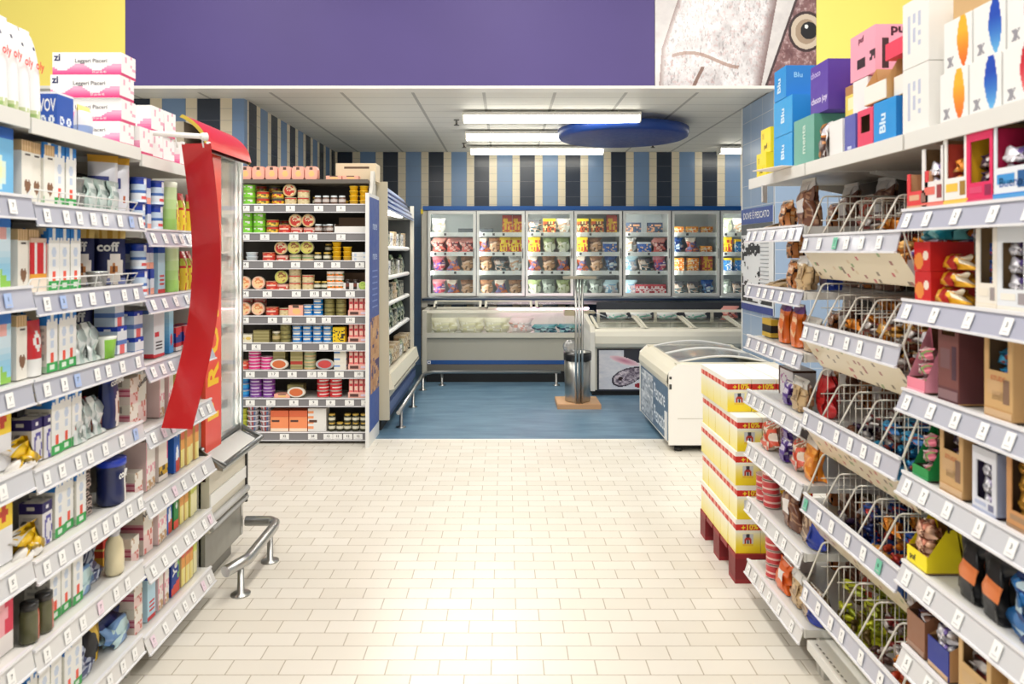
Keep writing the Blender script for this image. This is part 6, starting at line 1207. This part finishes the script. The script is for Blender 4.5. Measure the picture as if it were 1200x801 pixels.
for bi, z in enumerate(BK):
    for ci in range(5):
        key = cand[bi][ci]; x0 = .008 + (BW - .016) * ci / 5; x1 = .008 + (BW - .016) * (ci + 1) / 5; cx = (x0 + x1) / 2
        # heap of small sweets nobody could count
        hb = MB(); rr = random.Random(bi * 7 + ci); cols = pal[key]
        for j in range(34):
            px, py = rr.uniform(x0 + .028, x1 - .028), rr.uniform(.085, .4); pz = z - .128 + (.05 if bi == 0 else .02) + rr.uniform(0, .055) + .04 * (py - .08) / .3; a = rr.uniform(0, 6.3); c = cols[j % 3]
            s0 = len(hb.v); hb.lathe([(.0, -.026), (.009, -.022), (.004, -.016), (.012, -.009), (.013, 0), (.012, .009), (.004, .016), (.009, .022), (0, .026)], c, 6, 'x', cap=False)
            hb.xf(Matrix.Translation((px, py, pz)) @ Matrix.Rotation(a, 4, 'Z') @ Matrix.Rotation(rr.uniform(-.6, .6), 4, 'Y') @ Matrix.Scale(.95, 4), s0)
        hb.box(x0 + .014, x1 - .014, .075, .41, z - .146, z - (.08 if bi == 0 else .11), cols[0])
        o = link('loose_sweets', hb.mesh('loose_sweets', 'foil')); o.matrix_world = FR[E_][0].m; o['kind'] = 'stuff'; o['category'] = 'sweets'
        o['label'] = 'loose wrapped sweets in %s compartment of the %s wire basket' % (('far end', 'second', 'middle', 'fourth', 'near end')[ci], ('top', 'second', 'third', 'fourth', 'lowest')[bi])
        if (bi, ci) in ((0, 0), (3, 0), (2, 0)): continue
        for j, (dx, dy, dzz) in enumerate(((-.012, .12, -.032), (.012, .2, -.018), (-.008, .28, -.004), (.0, .35, .01), (.008, .245, .028))):
            put(key, FR[E_][0], cx + dx * .6, dy, z + dzz + (.055 if bi == 0 else .025), '%s compartment, %s wire basket' % (('far end', 'second', 'middle', 'fourth', 'near end')[ci], ('top', 'second', 'third', 'fourth', 'lowest')[bi]), R.uniform(-.25, .25), R.uniform(-.25, .1))
put('b_choc', FR[D_][0], RX(D_, 932), .05, FR[D_][1][1] + .005, CT(D_, 1)); put('b_brown', FR[D_][0], RX(D_, 914), .035, FR[D_][1][1] + .005, CT(D_, 1)); put('b_clear', FR[D_][0], RX(D_, 891), .03, FR[D_][1][1] + .005, CT(D_, 1), 0, -1.2)
for L in range(2): put('b_brown', FR[D_][0], RX(D_, 923), .035, FR[D_][1][2] + .005 + L * .121, CT(D_, 2), 0, 0)
put('b_blue', FR[D_][0], RX(D_, 944), .1, FR[D_][1][2] + .005, CT(D_, 2)); put('b_clear', FR[D_][0], RX(D_, 941), .015, FR[D_][1][2] + .005, CT(D_, 2)); put('b_clear', FR[D_][0], RX(D_, 900), .02, FR[D_][1][2] + .005, CT(D_, 2), 0, -1.2)
put('goldbox', FR[D_][0], RX(D_, 893), .05, FR[D_][1][3] + .005, CT(D_, 3)); put('b_orange', FR[D_][0], RX(D_, 913), .035, FR[D_][1][3] + .005, CT(D_, 3)); put('b_orange', FR[D_][0], RX(D_, 929), .03, FR[D_][1][3] + .005, CT(D_, 3)); put('b_clear', FR[D_][0], RX(D_, 945), .03, FR[D_][1][3] + .005, CT(D_, 3))
put('framebox', FR[D_][0], RX(D_, 902), .1, FR[D_][1][4] + .005, CT(D_, 4)); put('b_pur', FR[D_][0], RX(D_, 917), .04, FR[D_][1][4] + .005, CT(D_, 4)); put('b_clear', FR[D_][0], RX(D_, 931), .03, FR[D_][1][4] + .005, CT(D_, 4)); put('b_red', FR[D_][0], RX(D_, 944) - .005, .09, FR[D_][1][4] + .005, CT(D_, 4))
put('framebox', FR[D_][0], RX(D_, 902), .1, FR[D_][1][5] + .005, CT(D_, 5)); put('b_fan', FR[D_][0], RX(D_, 899), .02, FR[D_][1][5] + .005, CT(D_, 5), .2); put('b_pur', FR[D_][0], RX(D_, 916), .03, FR[D_][1][5] + .005, CT(D_, 5)); put('b_pur', FR[D_][0], RX(D_, 916), .045, FR[D_][1][5] + .098, CT(D_, 5)); put('b_fan', FR[D_][0], RX(D_, 930), .03, FR[D_][1][5] + .005, CT(D_, 5)); put('b_or2', FR[D_][0], RX(D_, 946), .03, FR[D_][1][5] + .005, CT(D_, 5))
run(D_, 6, 'redtin', RX(D_, 886), RX(D_, 886) + .17, [2, 3], n=2, ly=.05); put('b_choc', FR[D_][0], RX(D_, 921), .03, FR[D_][1][6] + .005, CT(D_, 6)); put('b_bread', FR[D_][0], RX(D_, 943), .03, FR[D_][1][6] + .005, CT(D_, 6))
put('framebox', FR[D_][0], RX(D_, 893), .14, FR[D_][1][7] + .005, CT(D_, 7)); run(D_, 7, 'redtin', RX(D_, 899), RX(D_, 899) + .085, 3, n=1, ly=.04); put('b_ora3', FR[D_][0], RX(D_, 916), .02, FR[D_][1][7] + .005, CT(D_, 7)); put('b_clear', FR[D_][0], RX(D_, 930), .03, FR[D_][1][7] + .005, CT(D_, 7)); put('b_bread', FR[D_][0], RX(D_, 945) - .01, .03, FR[D_][1][7] + .005, CT(D_, 7))

for si in range(1, 8):
    for j, (xx, key) in enumerate(((.09, 'b_brown'), (.23, 'b_choc'), (.38, 'b_fan' if si % 2 else 'b_brown'), (.52, 'b_choc'))): put(key, FR[D_][0], xx, .325, FR[D_][1][si] + .005, CT(D_, si) + ' back row')

# yellow packs on the pallet: only the outer ones show
PF = Frame((1.10, 3.48, 0), 0)
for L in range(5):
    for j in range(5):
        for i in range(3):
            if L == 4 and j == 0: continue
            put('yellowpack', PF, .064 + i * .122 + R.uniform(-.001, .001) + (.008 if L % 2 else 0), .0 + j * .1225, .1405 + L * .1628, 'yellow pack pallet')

# tin shelving
TS = 'tin shelving'; FT, DT = FR[TS][0], FR[TS][1]
def tin(si, key, px, levels=1, ly=.02, dz=0.0):
    k = KINDS[key]
    for L in range(levels): put(key, FT, PX(px, GY + ly) - GX0, ly + k.size[1] / 2 * (k.root.name.split('.')[0] in ROUND), DT[si] + .0045 + dz + L * (k.size[2] + .0012), CT(TS, si))
ROUND = {'food_tin', 'food_tub', 'dessert_cup', 'white_tub', 'yellow_cup', 'lemon_cup', 'food_jar'}
for p in (287, 302.5, 318, 333.5, 349, 364.5): tin(0, 'sixpack', p)
for p in (289, 304, 319, 334): tin(0, 'j_redcap', p, ly=.13)
tin(0, 'pinkflat', 391); tin(0, 'pinkflat', 410.5); tin(0, 'beigecase', 417, ly=.155)
tin(1, 't_green', 290, 3); tin(1, 't_veg', 306, 2); tin(1, 't_dark', 324, 2); tin(1, 't_beige', 339, 1); tin(1, 'd_red', 339, dz=.063, ly=.04); tin(1, 't_beige', 354, 2)
for p in (371.5, 381, 390.5, 400): tin(1, 'j_white', p)
tin(1, 'ycup', 402, ly=.1); tin(1, 'ycup', 413.5, 4); tin(1, 'ycup', 425.5, 4); tin(1, 't_veg', 303, 3, ly=.15); tin(1, 't_dark', 320, 3, ly=.15); tin(1, 'j_gold', 369, 1, ly=.12)
tin(2, 't_green', 287, 3); tin(2, 't_green', 302, 3); tin(2, 't_veg', 317.5, 2); tin(2, 't_red', 332); tin(2, 't_pink', 346); tin(2, 'd_red', 346, dz=.048, ly=.04); tin(2, 't_pink', 361); tin(2, 'd_red', 361, dz=.048, ly=.04); tin(2, 'j_white', 372); tin(2, 'j_white', 385.5); tin(2, 'j_white', 380, ly=.1); tin(2, 'trayw', 411)
tin(2, 't_veg', 333, 2, ly=.16)
tin(3, 'w_tub', 293, 2); tin(3, 't_red', 313); tin(3, 't_pink', 329, 1); tin(3, 'd_red', 329, dz=.05, ly=.04); tin(3, 't_grn2', 344.5); tin(3, 'd_green', 344.5, dz=.055, ly=.04); tin(3, 't_grn2', 359.5); tin(3, 'd_green', 359.5, dz=.055, ly=.04)
for p in (371.5, 382): tin(3, 'j_gold', p)
tin(3, 'j_gold', 384, 2, ly=.1); tin(3, 'ycup', 393.5, 4); tin(3, 'ycup', 406, 3); tin(3, 'whiteflat', 423, 2)
tin(4, 'd_pink', 286, ly=.03); tin(4, 'd_pink', 302.5, ly=.03); tin(4, 't_red', 317); tin(4, 't_pink', 329.5); tin(4, 'd_green', 329.5, dz=.048, ly=.04); tin(4, 't_beige', 344, 3); tin(4, 't_beige', 359.5, 2)
for p in (371, 379.5): tin(4, 'j_gold', p)
tin(4, 't_orange', 387, 3); tin(4, 't_orange', 396.5, 3); tin(4, 'trayw', 412.5, ly=.045); tin(4, 'd_lime', 425, ly=.006)
for p in (407, 416): tin(4, 'j_dark', p, 1, .04)
tin(5, 'd_pink', 286, ly=.03); tin(5, 'd_pink', 302, ly=.03); tin(5, 't_pink', 288, 3, ly=.13); tin(5, 't_pink', 303, 3, ly=.13); tin(5, 't_red', 317); tin(5, 't_beige', 332.5); tin(5, 'pinkcube', 346.5); tin(5, 't_blue', 360, 2); tin(5, 't_blue', 371.5, 3); tin(5, 't_olive', 385, 4); tin(5, 't_olive', 398.5, 4); tin(5, 'stickbox', 420)
tin(6, 'cratebox', 286.5); tin(6, 'olivebox', 306); tin(6, 'j_mid', 322.5); tin(6, 't_olive', 333, 4)
for p, n in ((347, 3), (359, 3), (371, 3), (383, 3)): tin(6, 't_blue', p, n)
tin(6, 'yellowbox', 397); tin(6, 'stickbox', 420)
tin(7, 't_red', 282.5); tin(7, 't_mag', 296.5, 3); tin(7, 't_mag', 311, 2); tin(7, 'olivesmall', 327, ly=.06); tin(7, 'o_white', 327); tin(7, 'olivesmall', 347.5, ly=.04); tin(7, 't_grn2', 361.5, 3); tin(7, 'o_grey', 380.5); tin(7, 'whitestack', 398.5, 3); tin(7, 'stickbox', 420)
tin(8, 't_bluecup', 284, 3); tin(8, 't_pur', 298, 3); tin(8, 't_pur', 313, 3); tin(8, 'pinkflat', 330.5, 1); tin(8, 'olivebox', 346, ly=.06); tin(8, 'o_white', 347); tin(8, 't_redw', 377, 3); tin(8, 't_redw', 392, 3); tin(8, 'stickbox', 420)
tin(9, 'ygreen', 283, 4); tin(9, 'w_cup', 294.5, 5); tin(9, 'w_cup', 309.5, 5); tin(9, 'orangecase', 327.5); tin(9, 'orangetop', 327.5, dz=.122); tin(9, 'orangecase', 349.5); tin(9, 'orangetop', 349.5, dz=.122); tin(9, 'whitecaseo', 371.5)
for p, n in ((388, 2), (397.5, 1), (406.5, 2), (416, 2), (425.5, 2)): tin(9, 'j_gold', p, n)

# freezer doors
FZ = FR['freezer'][0]; FZD = FR['freezer'][1]
rows = [
    [['z_wht', None, 'z_tray'], ['z_pink', 'z_pink', 'z_pink'], ['z_pur', 'z_or', 'z_brn'], ['z_pur', 'z_or', 'z_brn']],
    [['z_tray', None, 'z_red', 'z_red'], ['z_or', 'z_brn', 'z_yel', 'z_yel'], ['z_brn', 'z_slate', 'z_wht'], ['z_brn', 'z_or', 'z_brn']],
    [['z_slate', 'z_pizza', 'z_wht'], ['z_yel', 'z_grn', 'z_grn'], ['z_or', 'z_brn', 'z_or'], ['z_grn', 'z_gry', 'z_grn']],
    [['z_pizza', 'z_pizza', 'z_red'], ['z_yel', 'z_brn', 'z_bbox'], ['z_or', 'z_brn', 'z_blu'], ['z_gry', 'z_gry', 'z_cyan']],
    [['z_dark', 'z_dark'], ['z_wht', 'z_bbox', 'z_pink'], ['z_cyan', 'z_slate', 'z_pur'], ['z_cyan', 'z_rbox', 'z_rbox']],
    [['z_obox', 'z_obox', 'z_obox'], ['z_blu', 'z_or', 'z_obox'], ['z_obox', 'z_obox', 'z_red'], ['z_slate', 'z_slate', 'z_blu']],
    [['z_grn', 'z_wht', 'z_obox'], ['z_yel', 'z_mul', 'z_obox'], ['z_mul', 'z_mul', 'z_mul'], ['z_gry', 'z_slate', 'z_wht']]]
SHN = ['top', 'second', 'third', 'bottom']
for di, door in enumerate(rows):
    for si, lst in enumerate(door):
        tot = sum(KINDS[k].size[0] if k else .12 for k in lst); room = PITCH - .06; g = max(.0, (room - tot) / len(lst)); sc = min(1, room / tot); x = di * PITCH + .03
        for key in lst:
            w = (KINDS[key].size[0] if key else .12) * sc; x += g / 2
            if key:
                o = put(key, FZ, x + w / 2, .06 + R.uniform(0, .04), FZD[si] + .004, "freezer door %s's %s shelf" % (('one', 'two', 'three', 'four', 'five', 'six', 'seven')[di], SHN[si]), R.uniform(-.06, .06))
                hh = KINDS[key].size[2]; o.scale = (sc * .96, 1, 1 if 'tray' in key or hh > .195 else (min(1.35, .195 / hh) if KINDS[key].name == 'frozen_bag' else min(1.15, .19 / hh)))
                if key == 'z_obox': o.scale = (sc * .97, 1, 1)
                if key == 'z_obox' and si == 2: put(key, FZ, x + w / 2, .06, FZD[si] + .091, ITEMS[-1][2]).scale = (sc * .97, 1, 1)
            x += w + g / 2
# glass chest: big bags lying against each other
GC = FR['glass chest'][0]
for i, (key, x, zz) in enumerate((('z_big', .25, 0), ('z_big', .57, 0), ('z_big', .89, 0), ('z_bigp', 1.2, 0), ('z_bigt', 1.49, 0), ('z_bigt', 1.79, 0))): put(key, GC, x, .1 + .03 * (i % 2), .5635, 'glass chest freezer', R.uniform(-.1, .1), 0)
CH = Frame((PX(697, 7.95), 7.95, 0), 0)
for key, x in (('z_lid', .38), ('z_lid', .68), ('z_lid', 1.0), ('z_lid', 1.35), ('z_pink', 1.75)): put(key, CH, x, .86, .7515, 'chest freezer back ledge', R.uniform(-.1, .1))
# open cooler
CO, COD = FR['open cooler'][0], FR['open cooler'][1]
for si, keys in enumerate((('c_white', 'c_beige', 'c_white', 'c_dark'), ('c_dark', 'c_salad', 'c_dark', 'c_white'), ('c_dark', 'c_beige', 'c_salad', 'c_dark'), ('c_salad', 'c_dark', 'c_salad', 'c_salad'), ('c_beige', 'c_white', 'c_salad', 'c_beige'))):
    x = .05; i = 0
    while x < 1.66:
        key = keys[i % 4]; k = KINDS[key]; lv = 2 if k.size[2] < .09 else 1
        for L in range(lv): put(key, CO, x + k.size[0] / 2, (.0 if si < 4 else -.05) + R.uniform(0, .015), COD[si] + .005 + L * (k.size[2] + .002), ('top', 'second', 'third', 'fourth', 'bottom')[si] + ' shelf of the open cooler').scale = (1, 1, 1.45 if lv == 1 and si < 4 else 1)
        x += k.size[0] + R.uniform(.015, .05); i += 1

# ------------------------------------------------------------------ labels that single each thing out
groups = {}
for it in ITEMS: groups.setdefault((it[1].desc, it[2]), []).append(it)
front = lambda c: any(w in c for w in ('tin shelving', 'freezer', 'pallet'))
def level_word(i, n):
    if n == 2: return ('lower', 'upper')[i]
    if n == 3: return ('bottom', 'middle', 'top')[i]
    return ('bottom', 'second lowest', 'third lowest', 'fourth lowest', 'fifth lowest')[i] if i < n - 1 else 'topmost'
allt = {}
for (desc, ctx), its in groups.items():
    fr_ = front(ctx); key = (lambda it: it[3].x) if fr_ else (lambda it: it[3].y)
    its.sort(key=lambda it: (key(it), it[6], it[3].y)); cols = []
    for it in its:
        if cols and abs(key(cols[-1][0]) - key(it)) < it[1].size[0] * .45: cols[-1].append(it)
        else: cols.append([it])
    for ci, colm in enumerate(cols):
        colm.sort(key=lambda it: (round(it[3].z, 2), it[3].y if fr_ else abs(it[3].x))); zs = sorted({round(it[3].z, 2) for it in colm})
        for it in colm:
            same = [q for q in colm if round(q[3].z, 2) == round(it[3].z, 2)]; pre = ''
            if len(zs) > 1: pre = level_word(zs.index(round(it[3].z, 2)), len(zs)) + ' '
            if len(same) > 1: pre += ('front', 'second row', 'third row', 'fourth row', 'rear', 'last row')[same.index(it)] + ' '
            s = pre + it[1].desc
            if len(cols) > 1: s += (', %s from left' % ORD[ci]) if fr_ else (', ' + ('nearest' if ci == 0 else (ORD[ci] + ' nearest')))
            prep = ' in the ' if 'compartment' in ctx or 'glass chest' in ctx else (' on ' if ctx.startswith('top of') or ctx.startswith('freezer door') or ctx.startswith('tin sh') else (' on the '))
            s += prep + ctx
            allt.setdefault(s, []).append(it[0]); it[0]['label'] = s
            it[0]['group'] = it[1].desc + ' items' if len(its) > 1 else (it[2] + ' goods')
for s, os_ in allt.items():
    if len(s.split()) > 16: print('LONG', len(s.split()), s)
    if len(os_) > 1: print('DUP', len(os_), s)
print('ITEMS', len(ITEMS), 'OBJECTS', len(bpy.data.objects), 'POLYS', sum(len(m.polygons) for m in bpy.data.meshes))
